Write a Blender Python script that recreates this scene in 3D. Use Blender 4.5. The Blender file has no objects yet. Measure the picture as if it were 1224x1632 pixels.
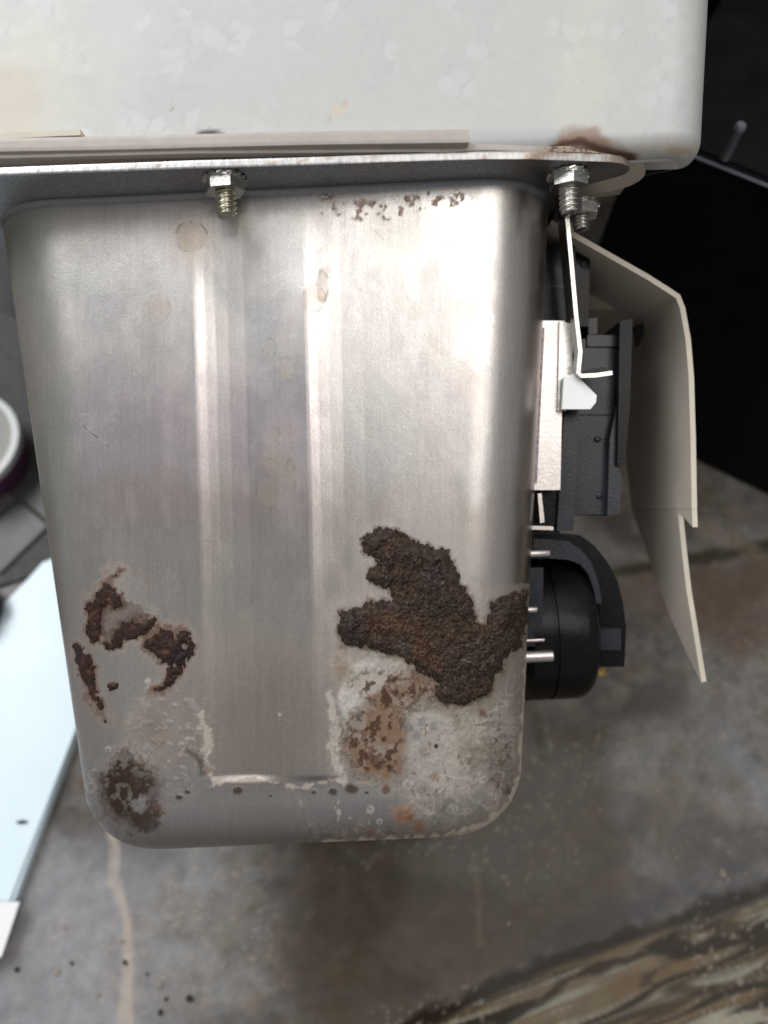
import bpy, bmesh, math, random
import numpy as np
from mathutils import Matrix, Vector

random.seed(7)
RNG = np.random.RandomState(7)
scene = bpy.context.scene
COL = scene.collection
MM = 0.001

# ------------------------------------------------------------------ frames
# L: the camera's frame in millimetres (X right, Y away, Z up), origin where the
# optical axis meets the tank front.  O: the heater's own frame (rolled in L).
F, CX, CY, D = 1250.0, 612.0, 816.0, 165.0
PITCH = math.radians(67.0)
ROLL = math.radians(2.5)
SR, CR = math.sin(ROLL), math.cos(ROLL)
ROT = Matrix.Rotation(-PITCH, 4, 'X')
RA = np.array(ROT.to_3x3())
CAM_H = 0.35

def Lp(u, v, d):
    return np.array([(u - CX) * d / F, d - D, (CY - v) * d / F])
def L2O(p):
    p = np.asarray(p, float)
    return np.stack([p[..., 0] * CR + p[..., 2] * SR, p[..., 1], -p[..., 0] * SR + p[..., 2] * CR], -1)
def O2L(p):
    p = np.asarray(p, float)
    return np.stack([p[..., 0] * CR - p[..., 2] * SR, p[..., 1], p[..., 0] * SR + p[..., 2] * CR], -1)
def Op(u, v, d):
    return L2O(Lp(u, v, d))
def proj(pL):
    d = pL[..., 1] + D
    return CX + F * pL[..., 0] / d, CY - F * pL[..., 2] / d
def L2W(p):                       # millimetres in L -> metres in the world (before the lift)
    return np.asarray(p) @ RA.T * MM

# ------------------------------------------------------------------ camera, world, lamps
LIFT = 0.1412                     # lifts the heater so that its lowest edge rests on the counter at z = 0
cam_d = bpy.data.cameras.new('camera')
cam = bpy.data.objects.new('camera', cam_d)
COL.objects.link(cam)
cam_d.sensor_fit = 'VERTICAL'
cam_d.sensor_height = 36.0
cam_d.lens = F / 1632.0 * 36.0
cam_d.clip_start = 0.01
cam_d.clip_end = 50
cam_d.dof.use_dof = True
cam_d.dof.focus_distance = 0.164
cam_d.dof.aperture_fstop = 10.0
cam.matrix_world = Matrix.Translation((0, 0, LIFT)) @ ROT @ Matrix.Translation((0, -D * MM, 0)) @ Matrix.Rotation(math.pi / 2, 4, 'X')
scene.camera = cam

w = bpy.data.worlds.new('World')
scene.world = w
w.use_nodes = True
bg = w.node_tree.nodes['Background']
bg.inputs[0].default_value = (0.95, 0.97, 1.0, 1)
bg.inputs[1].default_value = 0.26

def area(name, direction, dist, size, power, color, size_y=None):
    l = bpy.data.lights.new(name, 'AREA')
    l.energy = power
    l.color = color
    l.size = size
    if size_y:
        l.shape = 'RECTANGLE'
        l.size_y = size_y
    o = bpy.data.objects.new(name, l)
    COL.objects.link(o)
    dv = Vector(direction).normalized()
    o.location = Vector((0, 0, LIFT)) + dv * dist
    o.rotation_euler = dv.to_track_quat('Z', 'Y').to_euler()
    return o
area('ceiling_lamp', (0.315, -0.12, 0.90), 1.3, 0.52, 3.8, (1.0, 0.95, 0.895), 0.78)
area('window_light', (-0.50, 0.38, 0.78), 1.2, 0.6, 10.0, (0.93, 0.965, 1.0), 0.6)
area('added_overhead_fill', (0.05, 0.30, 1.0), 1.7, 1.5, 6.0, (1.0, 0.98, 0.955), 1.25)  # unseen overhead fill, added to brighten the steel and the marble

scene.view_settings.view_transform = 'Standard'
scene.view_settings.look = 'None'
scene.view_settings.exposure = 0.15
scene.view_settings.gamma = 1.0

# ------------------------------------------------------------------ numpy noise
_T = np.random.RandomState(3).rand(16, 256, 256)
def vnoise(x, y, seed=0):
    t = _T[seed % 16]
    xi, yi = np.floor(x).astype(int), np.floor(y).astype(int)
    fx, fy = x - xi, y - yi
    fx = fx * fx * (3 - 2 * fx); fy = fy * fy * (3 - 2 * fy)
    a, b = t[xi & 255, yi & 255], t[(xi + 1) & 255, yi & 255]
    c, e = t[xi & 255, (yi + 1) & 255], t[(xi + 1) & 255, (yi + 1) & 255]
    return (a * (1 - fx) + b * fx) * (1 - fy) + (c * (1 - fx) + e * fx) * fy
def fbm(x, y, seed=0, octs=4):
    s, a, n = 0, 0.5, 0
    for k in range(octs):
        s = s + a * vnoise(x * 2 ** k + 17.3 * k, y * 2 ** k + 9.1 * k, seed + k)
        n += a; a *= 0.5
    return s / n
def sstep(a, b, x):
    t = np.clip((x - a) / (b - a), 0, 1)
    return t * t * (3 - 2 * t)
def lin(r, g, b):
    return np.array([(c / 255 / 12.92 if c / 255 <= 0.04045 else ((c / 255 + 0.055) / 1.055) ** 2.4) for c in (r, g, b)])
def dseg(u, v, pts, widths=None):
    """distance to a polyline, minus the stroke's half width"""
    best = np.full(u.shape, 1e9)
    for k in range(len(pts) - 1):
        (x0, y0), (x1, y1) = pts[k], pts[k + 1]
        dx, dy = x1 - x0, y1 - y0
        t = np.clip(((u - x0) * dx + (v - y0) * dy) / (dx * dx + dy * dy + 1e-9), 0, 1)
        dd = np.hypot(u - x0 - t * dx, v - y0 - t * dy)
        if widths is not None:
            dd = dd - (widths[k] * (1 - t) + widths[k + 1] * t)
        best = np.minimum(best, dd)
    return best
def dpoly(u, v, pts):
    """signed distance to a closed polygon, negative inside"""
    pts = list(pts)
    best = np.full(u.shape, 1e9)
    ins = np.zeros(u.shape, bool)
    for k in range(len(pts)):
        (x0, y0), (x1, y1) = pts[k], pts[(k + 1) % len(pts)]
        dx, dy = x1 - x0, y1 - y0
        t = np.clip(((u - x0) * dx + (v - y0) * dy) / (dx * dx + dy * dy + 1e-9), 0, 1)
        best = np.minimum(best, np.hypot(u - x0 - t * dx, v - y0 - t * dy))
        if y0 != y1:
            c = ((y0 > v) != (y1 > v)) & (u < (x1 - x0) * (v - y0) / (y1 - y0) + x0)
            ins ^= c
    return np.where(ins, -best, best)
def mixc(col, m, c):
    return col * (1 - m[..., None]) + np.asarray(c) * m[..., None]

# ------------------------------------------------------------------ materials
def mat(name, color=(0.5, 0.5, 0.5), rough=0.5, metal=0.0, spec=0.5, attr=False, grain=0.0, gscale=900, bump=0.0, bscale=900,
        coat=0.0, stretch=None, trans=0.0, sss=0.0, rvar=0.0):
    m = bpy.data.materials.new(name)
    m.use_nodes = True
    nt = m.node_tree
    N, Lk = nt.nodes, nt.links
    b = N['Principled BSDF']
    b.inputs['Roughness'].default_value = rough
    b.inputs['Metallic'].default_value = metal
    b.inputs['Specular IOR Level'].default_value = spec
    b.inputs['Coat Weight'].default_value = coat
    tc = N.new('ShaderNodeTexCoord')
    vec = tc.outputs['Object']
    if stretch:
        mp = N.new('ShaderNodeMapping')
        mp.inputs['Scale'].default_value = stretch
        Lk.new(vec, mp.inputs[0]); vec = mp.outputs[0]
    def noise(sc, det=3):
        n = N.new('ShaderNodeTexNoise')
        n.inputs['Scale'].default_value = sc
        n.inputs['Detail'].default_value = det
        Lk.new(vec, n.inputs['Vector'])
        return n
    csock = None
    if attr:
        a = N.new('ShaderNodeAttribute'); a.attribute_name = 'Col'
        csock = a.outputs['Color']
        a2 = N.new('ShaderNodeAttribute'); a2.attribute_name = 'Surf'
        sp = N.new('ShaderNodeSeparateColor')
        Lk.new(a2.outputs['Color'], sp.inputs[0])
        Lk.new(sp.outputs[0], b.inputs['Metallic'])
        Lk.new(sp.outputs[1], b.inputs['Roughness'])
    else:
        rgb = N.new('ShaderNodeRGB'); rgb.outputs[0].default_value = (*color, 1)
        csock = rgb.outputs[0]
    if grain > 0:
        n = noise(gscale, 4)
        mr = N.new('ShaderNodeMapRange')
        mr.inputs[1].default_value = 0.25; mr.inputs[2].default_value = 0.75
        mr.inputs[3].default_value = 1 - grain; mr.inputs[4].default_value = 1 + grain
        Lk.new(n.outputs[0], mr.inputs[0])
        mx = N.new('ShaderNodeMix'); mx.data_type = 'RGBA'; mx.blend_type = 'MULTIPLY'
        mx.inputs[0].default_value = 1
        Lk.new(csock, mx.inputs[6]); Lk.new(mr.outputs[0], mx.inputs[7])
        csock = mx.outputs[2]
    Lk.new(csock, b.inputs['Base Color'])
    if rvar > 0 and not attr:
        n = noise(gscale * 0.25, 3)
        mr = N.new('ShaderNodeMapRange')
        mr.inputs[3].default_value = max(0.02, rough - rvar); mr.inputs[4].default_value = min(1, rough + rvar)
        Lk.new(n.outputs[0], mr.inputs[0]); Lk.new(mr.outputs[0], b.inputs['Roughness'])
    if bump > 0:
        n = noise(bscale, 3)
        bp = N.new('ShaderNodeBump')
        bp.inputs['Strength'].default_value = bump
        bp.inputs['Distance'].default_value = 0.0002
        Lk.new(n.outputs[0], bp.inputs['Height']); Lk.new(bp.outputs[0], b.inputs['Normal'])
    if sss > 0:
        b.inputs['Subsurface Weight'].default_value = sss
        b.inputs['Subsurface Radius'].default_value = (0.004, 0.0035, 0.003)
    return m

M = {}
M['steel'] = mat('brushed_stainless_steel', attr=True, spec=0.2, grain=0.10, gscale=2500, bump=0.16, bscale=5200, stretch=(1.0, 1.0, 0.6))
M['crust'] = mat('rust_crust', attr=True, spec=0.14, grain=0.55, gscale=1300, bump=0.35, bscale=2600)
M['plate'] = mat('dull_steel_plate', (0.40, 0.40, 0.41), 0.42, 1.0, grain=0.18, gscale=500, bump=0.25, bscale=1800, rvar=0.12)
M['plate_edge'] = mat('sheared_steel', attr=True, grain=0.22, gscale=1100, bump=0.5, bscale=1700, stretch=(1, 1, 0.3))
M['zinc'] = mat('zinc_plated_steel', (0.55, 0.54, 0.50), 0.32, 1.0, grain=0.15, gscale=700, bump=0.3, bscale=1500, rvar=0.1)
M['brassy'] = mat('yellow_passivated_zinc', (0.46, 0.44, 0.35), 0.30, 1.0, grain=0.2, gscale=800, bump=0.25, bscale=1500, rvar=0.1)
M['white'] = mat('off_white_foamed_plastic', attr=True, grain=0.03, gscale=350, bump=0.10, bscale=500)
M['trim'] = mat('beige_plastic_trim', attr=True, grain=0.07, gscale=400, bump=0.15, bscale=900)
M['cream'] = mat('cream_moulded_plastic', (0.60, 0.53, 0.44), 0.45, 0, 0.3, grain=0.12, gscale=70, bump=0.08, bscale=700, rvar=0.08)
M['black'] = mat('black_moulded_plastic', (0.006, 0.006, 0.0065), 0.26, 0, 0.16, grain=0.2, gscale=600, bump=0.2, bscale=1400, rvar=0.1)
M['slate'] = mat('blue_black_satin_plastic', (0.022, 0.024, 0.030), 0.27, 0, 0.32, grain=0.15, gscale=500, bump=0.25, bscale=1800, rvar=0.1)
M['tin'] = mat('bright_tin_plate', (0.62, 0.57, 0.55), 0.36, 1.0, grain=0.1, gscale=400, bump=0.2, bscale=1200, rvar=0.1)
M['housing_plain'] = mat('housing_off_white', (0.60, 0.60, 0.585), 0.42, 0, 0.5, grain=0.04, gscale=300)
M['print'] = mat('faded_violet_print', (0.40, 0.345, 0.37), 0.6, 0.3, 0.2, grain=0.55, gscale=1400)
M['whitetab'] = mat('bright_white_plastic', (0.86, 0.86, 0.85), 0.4, 0, 0.5, grain=0.02, gscale=500)
M['marble'] = mat('polished_marble', attr=True, spec=0.10, grain=0.16, gscale=160, bump=0.02, bscale=300)
M['tile'] = mat('grey_floor_tile', (0.12, 0.115, 0.108), 0.5, 0, 0.5, grain=0.2, gscale=120)
M['grout'] = mat('dark_grout', (0.10, 0.098, 0.094), 0.9, 0, 0.2, grain=0.2, gscale=300)
M['panel'] = mat('pale_blue_white_laminate', (0.72, 0.85, 0.91), 0.3, 0, 0.5, grain=0.03, gscale=60)
M['paper'] = mat('white_paper', (0.88, 0.88, 0.88), 0.7, 0, 0.3, grain=0.02, gscale=200)
M['blackbox'] = mat('matt_black_enamel', (0.0055, 0.0055, 0.0065), 0.40, 0, 0.12, grain=0.5, gscale=90, bump=0.05, bscale=400, rvar=0.12)
M['post'] = mat('grey_pin', (0.22, 0.23, 0.27), 0.35, 0.6, grain=0.1)
M['cupwhite'] = mat('white_glazed_ceramic', (0.52, 0.52, 0.51), 0.3, 0, 0.5)
M['cupinner'] = mat('cup_inside', (0.22, 0.20, 0.165), 0.4, 0, 0.5, grain=0.1, gscale=200)
M['cuppurple'] = mat('purple_glaze', (0.10, 0.025, 0.085), 0.3, 0, 0.5)
M['navy'] = mat('navy_cloth', (0.012, 0.016, 0.045), 0.8, 0, 0.3, grain=0.3, gscale=700, bump=0.6, bscale=1200)
M['crumb'] = mat('pale_scale_crumb', (0.34, 0.29, 0.22), 0.8, 0, 0.3, grain=0.4, gscale=900, bump=0.8, bscale=1500)
M['crumbdark'] = mat('dark_rust_crumb', (0.035, 0.026, 0.02), 0.8, 0, 0.3, grain=0.4, gscale=900, bump=0.8, bscale=1500)
M['brass'] = mat('brass_scrap', (0.45, 0.30, 0.09), 0.4, 0.8, grain=0.2, gscale=900, bump=0.5)

# ------------------------------------------------------------------ mesh helpers
BASE = np.zeros(3)                # heater base in O, set once the tank's extents are known

def link(name, me, material, parent=None):
    o = bpy.data.objects.new(name, me)
    COL.objects.link(o)
    if material is not None:
        me.materials.append(material)
    if parent is not None:
        o.parent = parent
    return o

def mesh_np(name, V, Fq, smooth=True, col=None, surf=None):
    """V (n,3) metres, Fq (m,4) quads"""
    me = bpy.data.meshes.new(name)
    V = np.asarray(V, np.float32); Fq = np.asarray(Fq, np.int32)
    me.vertices.add(len(V)); me.vertices.foreach_set('co', V.ravel())
    k = Fq.shape[1]
    me.loops.add(Fq.size); me.loops.foreach_set('vertex_index', Fq.ravel())
    me.polygons.add(len(Fq))
    me.polygons.foreach_set('loop_start', np.arange(len(Fq), dtype=np.int32) * k)
    me.polygons.foreach_set('use_smooth', np.full(len(Fq), smooth))
    me.update(calc_edges=True); me.validate()
    for nm, c in (('Col', col), ('Surf', surf)):
        if c is not None:
            a = me.attributes.new(nm, 'FLOAT_COLOR', 'POINT')
            a.data.foreach_set('color', np.concatenate([c, np.ones((len(c), 1))], 1).astype(np.float32).ravel())
    return me

def heater_mesh(name, V_O, Fq, material, parent, **k):
    return link(name, mesh_np(name, (np.asarray(V_O) - BASE) * MM, Fq, **k), material, parent)

def bm_obj(name, bm, material, parent=None, smooth=False, bevel=0.0, segs=2, sub=None):
    """bm in millimetres of O when parent is the heater (or its part)"""
    if bevel > 0:
        es = [e for e in bm.edges if len(e.link_faces) == 2 and e.calc_face_angle(0) > 0.5]
        bmesh.ops.bevel(bm, geom=es, offset=bevel, segments=segs, affect='EDGES', profile=0.6, clamp_overlap=True)
    bmesh.ops.recalc_face_normals(bm, faces=bm.faces)
    for v in bm.verts:
        v.co = (Vector(v.co) - Vector(BASE if sub is None else sub)) * MM
    me = bpy.data.meshes.new(name)
    bm.to_mesh(me); bm.free()
    for p in me.polygons:
        p.use_smooth = smooth
    if smooth:
        me.set_sharp_from_angle(angle=math.radians(38))
    return link(name, me, material, parent)

def prism(pts, axis, a, b, bm=None):
    """extrude a 2D polygon: axis 'y' takes (x,z) points, axis 'z' takes (x,y), axis 'x' takes (y,z)"""
    bm = bm or bmesh.new()
    def P(p, t):
        return {'y': (p[0], t, p[1]), 'z': (p[0], p[1], t), 'x': (t, p[0], p[1])}[axis]
    A = [bm.verts.new(P(p, a)) for p in pts]
    B = [bm.verts.new(P(p, b)) for p in pts]
    n = len(pts)
    bm.faces.new(A); bm.faces.new(B[::-1])
    for k in range(n):
        bm.faces.new((A[k], B[k], B[(k + 1) % n], A[(k + 1) % n]))
    return bm

def pxpoly(pts, y):
    """photo points on the plane y (mm from the tank front) as (x,z) in O"""
    return [tuple(Op(u, v, y + D)[[0, 2]]) for u, v in pts]
def rectpts(u0, v0, u1, v1, s=0):
    return [(u0, v0), (u1, v0), (u1 + s, v1), (u0 + s, v1)]

def lathe(bm, prof, center, axis='z', n=32):
    """prof: (radius, height) pairs, spun about axis through center"""
    rings = []
    for r, h in prof:
        ring = []
        for k in range(n):
            a = 2 * math.pi * k / n
            c, s = r * math.cos(a), r * math.sin(a)
            p = {'z': (c, s, h), 'x': (h, c, s), 'y': (c, h, s)}[axis]
            ring.append(bm.verts.new((center[0] + p[0], center[1] + p[1], center[2] + p[2])))
        rings.append(ring)
    for i in range(len(rings) - 1):
        for k in range(n):
            bm.faces.new((rings[i][k], rings[i][(k + 1) % n], rings[i + 1][(k + 1) % n], rings[i + 1][k]))
    bm.faces.new(rings[0][::-1]); bm.faces.new(rings[-1])
    return bm

def empty(name, loc_matrix, label=None, cat=None, group=None):
    o = bpy.data.objects.new(name, None)
    o.empty_display_size = 0.02
    COL.objects.link(o)
    o.matrix_world = loc_matrix
    if label: o['label'] = label
    if cat: o['category'] = cat
    if group: o['group'] = group
    return o

# ------------------------------------------------------------------ the tank surface
TCX, ZB, ZT = -21.6, -75.6, 68.7
RC, RB = 18.0, 14.0
TDEPTH = 125.0
def hw(z):   return 51.0 + (z + 59.0) * 0.0865 + 0.6
def yfront(z): return (70.0 - z) * 0.035

def ring_params(nf, na, nl, nb):
    """a, b, nx, ny of a rounded rectangle walked once, fine on the front and its two corners"""
    A, B, NX, NY = [], [], [], []
    def line(a0, b0, a1, b1, nx, ny, n):
        for t in np.linspace(0, 1, n, endpoint=False):
            A.append(a0 + (a1 - a0) * t); B.append(b0 + (b1 - b0) * t); NX.append(nx); NY.append(ny)
    def arc(a, b, t0, t1, n):
        for t in np.linspace(t0, t1, n, endpoint=False):
            A.append(a); B.append(b); NX.append(math.cos(t)); NY.append(math.sin(t))
    h = math.pi / 2
    line(0, 0, 1, 0, 0, -1, nf)
    arc(1, 0, -h, 0, na)
    line(1, 0, 1, 1, 1, 0, nl)
    arc(1, 1, 0, h, nb)
    line(1, 1, 0, 1, 0, 1, nl)
    arc(0, 1, h, 2 * h, nb)
    line(0, 1, 0, 0, -1, 0, nl)
    arc(0, 0, 2 * h, 3 * h, na)
    return map(np.array, (A, B, NX, NY))

def tank_grid():
    a, b, nx, ny = ring_params(430, 130, 14, 10)
    th = np.linspace(0, math.pi / 2, 60)
    e1 = RB * (1 - np.sin(th)); z1 = ZB + RB * (1 - np.cos(th))
    z2 = np.linspace(ZB + RB, ZT - 1.3, 560)[1:]
    th3 = np.linspace(0, math.pi / 2, 14)[1:]
    e3 = -1.3 * (1 - np.cos(th3)); z3 = ZT - 1.3 + 1.3 * np.sin(th3)
    z = np.concatenate([z1, z2, z3]); e = np.concatenate([e1, 0 * z2, e3])
    Z = z[:, None]; E = e[:, None]
    h = hw(Z); yf = yfront(Z); yb = TDEPTH + yf * 0
    xl, xr = TCX - h, TCX + h
    X = xl + RC + a * (xr - xl - 2 * RC) + (RC - E) * nx
    Y = yf + RC + b * (yb - yf - 2 * RC) + (RC - E) * ny
    P = np.stack([X, Y, np.broadcast_to(Z, X.shape)], -1)
    front = np.broadcast_to(ny < -0.05, X.shape)
    return P, front

P, FRONT = tank_grid()
u, v = proj(O2L(P))
# the raised flat pad on the front wall and its soft shoulders
lean = (v - 500) * 0.030
eL, eR = 308 + lean * 0.9, 532 + lean * 0.75
# left shoulder steps in, the pad rises slowly, right shoulder drops back to the wall
pw = (u - eL) / (eR - eL)
ramp = np.interp(pw, [0, .02, .08, .15, .24, .36, .72, .79, .815, .88, .96, 1.05, 1.20], [0, -.05, -.29, -.48, -.61, -.63, .44, .63, .61, .38, .20, .07, 0])
ramp = ramp * sstep(320, 520, v) * sstep(0, 14, 1248 + (u - 440) * -0.02 - v) * 1.05
P[..., 1] -= np.where(FRONT, 1.35 * ramp, 0)
# hammer-soft unevenness of a deep drawn wall
P[..., 1] -= np.where(FRONT, 0.16 * (fbm(u / 160, v / 190, 2, 3) - 0.5) + 0.03 * (fbm(u / 22, v / 30, 5, 3) - 0.5), 0)
# normals
dS = np.roll(P, -1, 1) - np.roll(P, 1, 1)
dT = np.gradient(P, axis=0)
NRM = np.cross(dS, dT)
NRM /= np.linalg.norm(NRM, axis=-1, keepdims=True) + 1e-9
u, v = proj(O2L(P))

# lowest point of tank -> base of the heater
wz = (O2L(P) @ RA.T)[..., 2]
BASE = P.reshape(-1, 3)[wz.argmin()].copy()
BASE[0] = TCX

# ---- marks on the tank, drawn in the photo's own pixel grid and kept as surface attributes
n1, n2, n3 = fbm(u / 40, v / 40, 1, 5), fbm(u / 9, v / 9, 4, 4), fbm(u / 3.2, v / 3.2, 8, 3)
wob = (n1 - 0.5) * 16 + (n2 - 0.5) * 12 + (n3 - 0.5) * 6
relief = np.zeros(u.shape)
col = np.ones(u.shape + (3,)) * np.array([0.705, 0.675, 0.65])
metal = np.ones(u.shape); rough = np.full(u.shape, 0.30)
# faint tints: olive on the left corner, rosy in the middle, straw low down
col = mixc(col, sstep(150, 60, u + wob) * 0.50, (0.46, 0.47, 0.38))
col = mixc(col, sstep(560, 660, v + (n1 - .5) * 120) * sstep(100, 170, u) * sstep(560, 480, u) * sstep(880, 800, v) * 0.6, (0.60, 0.50, 0.535))
col = mixc(col, sstep(720, 820, v + (n1 - .5) * 150) * sstep(90, 150, u) * 0.55, (0.50, 0.43, 0.37))
col = mixc(col, sstep(60, 0, np.hypot((u - 310) / 0.8, (v - 375)) - 20 + wob) * 0.45, (0.56, 0.47, 0.40))
col = mixc(col, sstep(50, 0, np.hypot((u - 150), (v - 370) / 0.8) - 30 + wob) * 0.40, (0.56, 0.47, 0.41))
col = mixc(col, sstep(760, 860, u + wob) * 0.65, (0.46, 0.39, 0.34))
rough = rough + 0.05 * (n1 - 0.5) + sstep(950, 1150, v) * 0.10
def layer(m, c, me=None, ro=None):
    global col, metal, rough, relief
    m = np.clip(m, 0, 1)
    if me is not None and me < 0.14: relief = np.maximum(relief, m * (0.02 + 0.28 * n2 * n3 + 0.07 * sstep(.5, .62, n2)))
    if me is not None and me < 0.5 and np.mean(c) < 0.34: c = np.array(c) * 0.66
    col = mixc(col, m, c)
    if me is not None: metal = metal * (1 - m) + me * m
    if ro is not None: rough = rough * (1 - m) + ro * m
# fingerprints and handling haze
layer(sstep(.50, .72, fbm(u / 95, v / 180, 9, 4)) * .45, (0.56, 0.50, 0.48), 0.95, 0.44)
layer(sstep(.56, .66, fbm(u / 30, v / 55, 10, 4)) * .22, (0.50, 0.45, 0.41), 0.9, 0.46)
# dull grimy lower band and water-line
layer(sstep(1180, 1260, v + wob) * 0.70, (0.25, 0.26, 0.285), 0.7, 0.46)
layer(sstep(150, 0, np.hypot(u - 420, (v - 1150) / 1.1) - 40 + wob * 2) * 0.70, (0.20, 0.15, 0.12), 0.6, 0.5)
layer(sstep(900, 1180, v + wob * 3) * .30, (0.36, 0.31, 0.27), 0.9, 0.40)
# limescale film, lower right, with broken edge
film = dpoly(u, v, [(520, 1150), (545, 1075), (580, 1045), (640, 1040), (690, 1100), (735, 1125), (800, 1060), (845, 1030), (850, 1260), (800, 1310), (730, 1345), (655, 1345), (640, 1280), (565, 1256), (525, 1240)])
fm = sstep(6, -8, film + wob)
layer(fm * (0.55 + 0.35 * n1), (0.36, 0.315, 0.265), 0.12, 0.6)
core = dpoly(u, v, [(555, 1060), (600, 1045), (648, 1050), (655, 1075), (610, 1090), (565, 1130), (548, 1160), (540, 1110)])
layer(sstep(4, -6, core + wob * .8) * 0.85, (0.50, 0.47, 0.43), 0.05, 0.65)
core2 = dpoly(u, v, [(650, 1120), (720, 1135), (745, 1180), (725, 1260), (660, 1250), (640, 1180)])
layer(sstep(8, -12, core2 + wob) * 0.55, (0.40, 0.37, 0.33), 0.1, 0.6)
# white runs along the pad's edges, its lower lip and the bottom corner
lip = np.abs(v - (1249 + 4 * np.sin(u / 23.0) + (n1 - .5) * 14))
layer(sstep(5, 1, lip + (n2 - .42) * 16) * sstep(320, 345, u) * sstep(562, 545, u) * (0.45 + .5 * n3), (0.42, 0.355, 0.29), 0, 0.8)
layer(sstep(6, 0, dseg(u, v, [(318, 1140), (332, 1180), (330, 1215), (340, 1245)], [2, 5, 2, 2]) + (n2 - .5) * 22) * (.35 + .7 * n3), (0.46, 0.41, 0.35), 0, 0.75)
layer(sstep(6, 0, dseg(u, v, [(528, 1110), (532, 1180), (538, 1210), (545, 1245)], [1, 5, 5, 4]) + (n2 - .5) * 26) * (.3 + .7 * n3), (0.47, 0.43, 0.38), 0, 0.75)
edge = dseg(u, v, [(838, 1050), (836, 1150), (832, 1240), (812, 1285), (770, 1318), (700, 1336), (610, 1342), (520, 1343)], [2, 6, 8, 8, 7, 7, 7, 4])
layer(sstep(3, -3, edge + (n2 - .5) * 12) * 0.85, (0.56, 0.48, 0.39), 0, 0.75)
for (a, b, r) in [(768, 1242, 7), (787, 1270, 6), (722, 1290, 12), (700, 1255, 9), (650, 1250, 10), (590, 1290, 7), (605, 1310, 6), (760, 1150, 5), (705, 1175, 5), (172, 1195, 6), (235, 1085, 4), (150, 1235, 14), (145, 1255, 12), (445, 1140, 3)]:
    rr = np.hypot(u - a, v - b)
    layer(sstep(3, 0, np.abs(rr - r * .6) + (n2 - .5) * 6) * 0.55, (0.50, 0.46, 0.42), 0, 0.7)
layer(sstep(0.66, 0.76, n2) * sstep(.46, .58, n1) * sstep(1262, 1290, v) * sstep(400, 560, u) * 0.7, (0.40, 0.34, 0.28), 0, 0.8)
layer(sstep(1300, 1345, v) * sstep(.45, .7, n2) * sstep(430, 560, u) * .7, (0.28, 0.17, 0.11), 0, .85)
# rust: veined orange-brown bloom under the crust
vein = np.abs(fbm(u / 26, v / 26, 11, 4) - 0.5)
zone = sstep(12, -16, dpoly(u, v, [(558, 1085), (590, 1070), (640, 1062), (692, 1075), (700, 1112), (650, 1140), (652, 1180), (640, 1235), (610, 1250), (570, 1238), (545, 1200), (550, 1150), (585, 1125)]) + wob * 1.6)
layer(zone * sstep(0.075, 0.010, vein + (n3 - .5) * .14) * 0.9, (0.10, 0.046, 0.024), 0, 0.85)
layer(zone * (.30 + .6 * sstep(0.40, 0.58, n1)), (0.31, 0.185, 0.115), 0, 0.85)
layer(zone * sstep(0.53, 0.64, n2) * 0.85, (0.080, 0.038, 0.021), 0, 0.85)
for (a, b, r, c) in [(643, 1296, 30, (0.40, 0.17, 0.065)), (668, 1318, 18, (0.36, 0.17, 0.08)), (575, 1315, 16, (0.34, 0.17, 0.09)), (700, 1240, 12, (0.30, 0.16, 0.09)), (250, 1290, 16, (0.22, 0.11, 0.06)), (330, 1225, 14, (0.24, 0.13, 0.08)), (655, 1302, 9, (0.26, 0.085, 0.02)), (590, 1328, 16, (0.27, 0.12, 0.06)), (600, 1215, 17, (0.10, 0.045, 0.02)), (622, 1222, 9, (0.07, 0.035, 0.02)), (780, 1140, 7, (0.05, 0.025, 0.015)), (768, 1136, 9, (0.2, 0.10, 0.05)), (615, 1258, 9, (0.13, 0.06, 0.03)), (240, 1100, 14, (0.16, 0.075, 0.035)), (588, 960, 18, (0.42, 0.29, 0.20)), (545, 1065, 30, (0.38, 0.28, 0.19)), (640, 950, 14, (0.38, 0.25, 0.17)), (822, 950, 12, (0.22, 0.11, 0.06))]:
    layer(sstep(r, r * 0.2, np.hypot(u - a, v - b) + wob * .9) * 0.75, c, 0.1, 0.8)
strk = sstep(14, 0, dseg(u, v, [(775, 1140), (796, 1165), (800, 1205), (792, 1240), (806, 1262)], [3, 6, 7, 7, 4]))
layer(strk * sstep(.46, .58, n2) * .8, (0.075, 0.045, 0.030), 0.05, 0.8)
lo_r = sstep(10, -20, dpoly(u, v, [(650, 1110), (740, 1130), (800, 1090), (832, 1080), (828, 1240), (790, 1300), (700, 1320), (640, 1290)]) + wob)
layer(lo_r * sstep(.50, .66, n1) * .38, (0.42, 0.375, 0.325), 0.15, .7)
layer(lo_r * sstep(.46, .36, n1) * .45, (0.26, 0.24, 0.17), 0.3, .55)
layer(lo_r * sstep(.60, .72, n2) * .35, (0.48, 0.43, 0.37), 0.15, .7)
layer(lo_r * sstep(.76, .82, fbm(u / 7, v / 7, 12, 2)) * .55, (0.09, 0.05, 0.03), 0, .8)
layer(sstep(.018, .004, np.abs(fbm(u / 55, v / 45, 14, 3) - .5)) * lo_r * .5, (0.48, 0.43, 0.37), 0, .7)
layer(sstep(30, 8, np.hypot((u - 735) / .7, v - 1195) + wob * 1.5) * .5, (0.30, 0.29, 0.19), .2, .6)
for a_, b_ in [(650, 1160), (664, 1172), (690, 1158), (672, 1150)]:
    layer(sstep(9, 5, np.hypot(u - a_, v - b_) + (n2 - .5) * 4) * .5, (0.27, 0.265, 0.31), .3, .5)
layer(sstep(3, 0, np.hypot(u - 695, v - 1189) - 2) * 0.95, (0.02, 0.015, 0.01), 0, 0.9)
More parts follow.
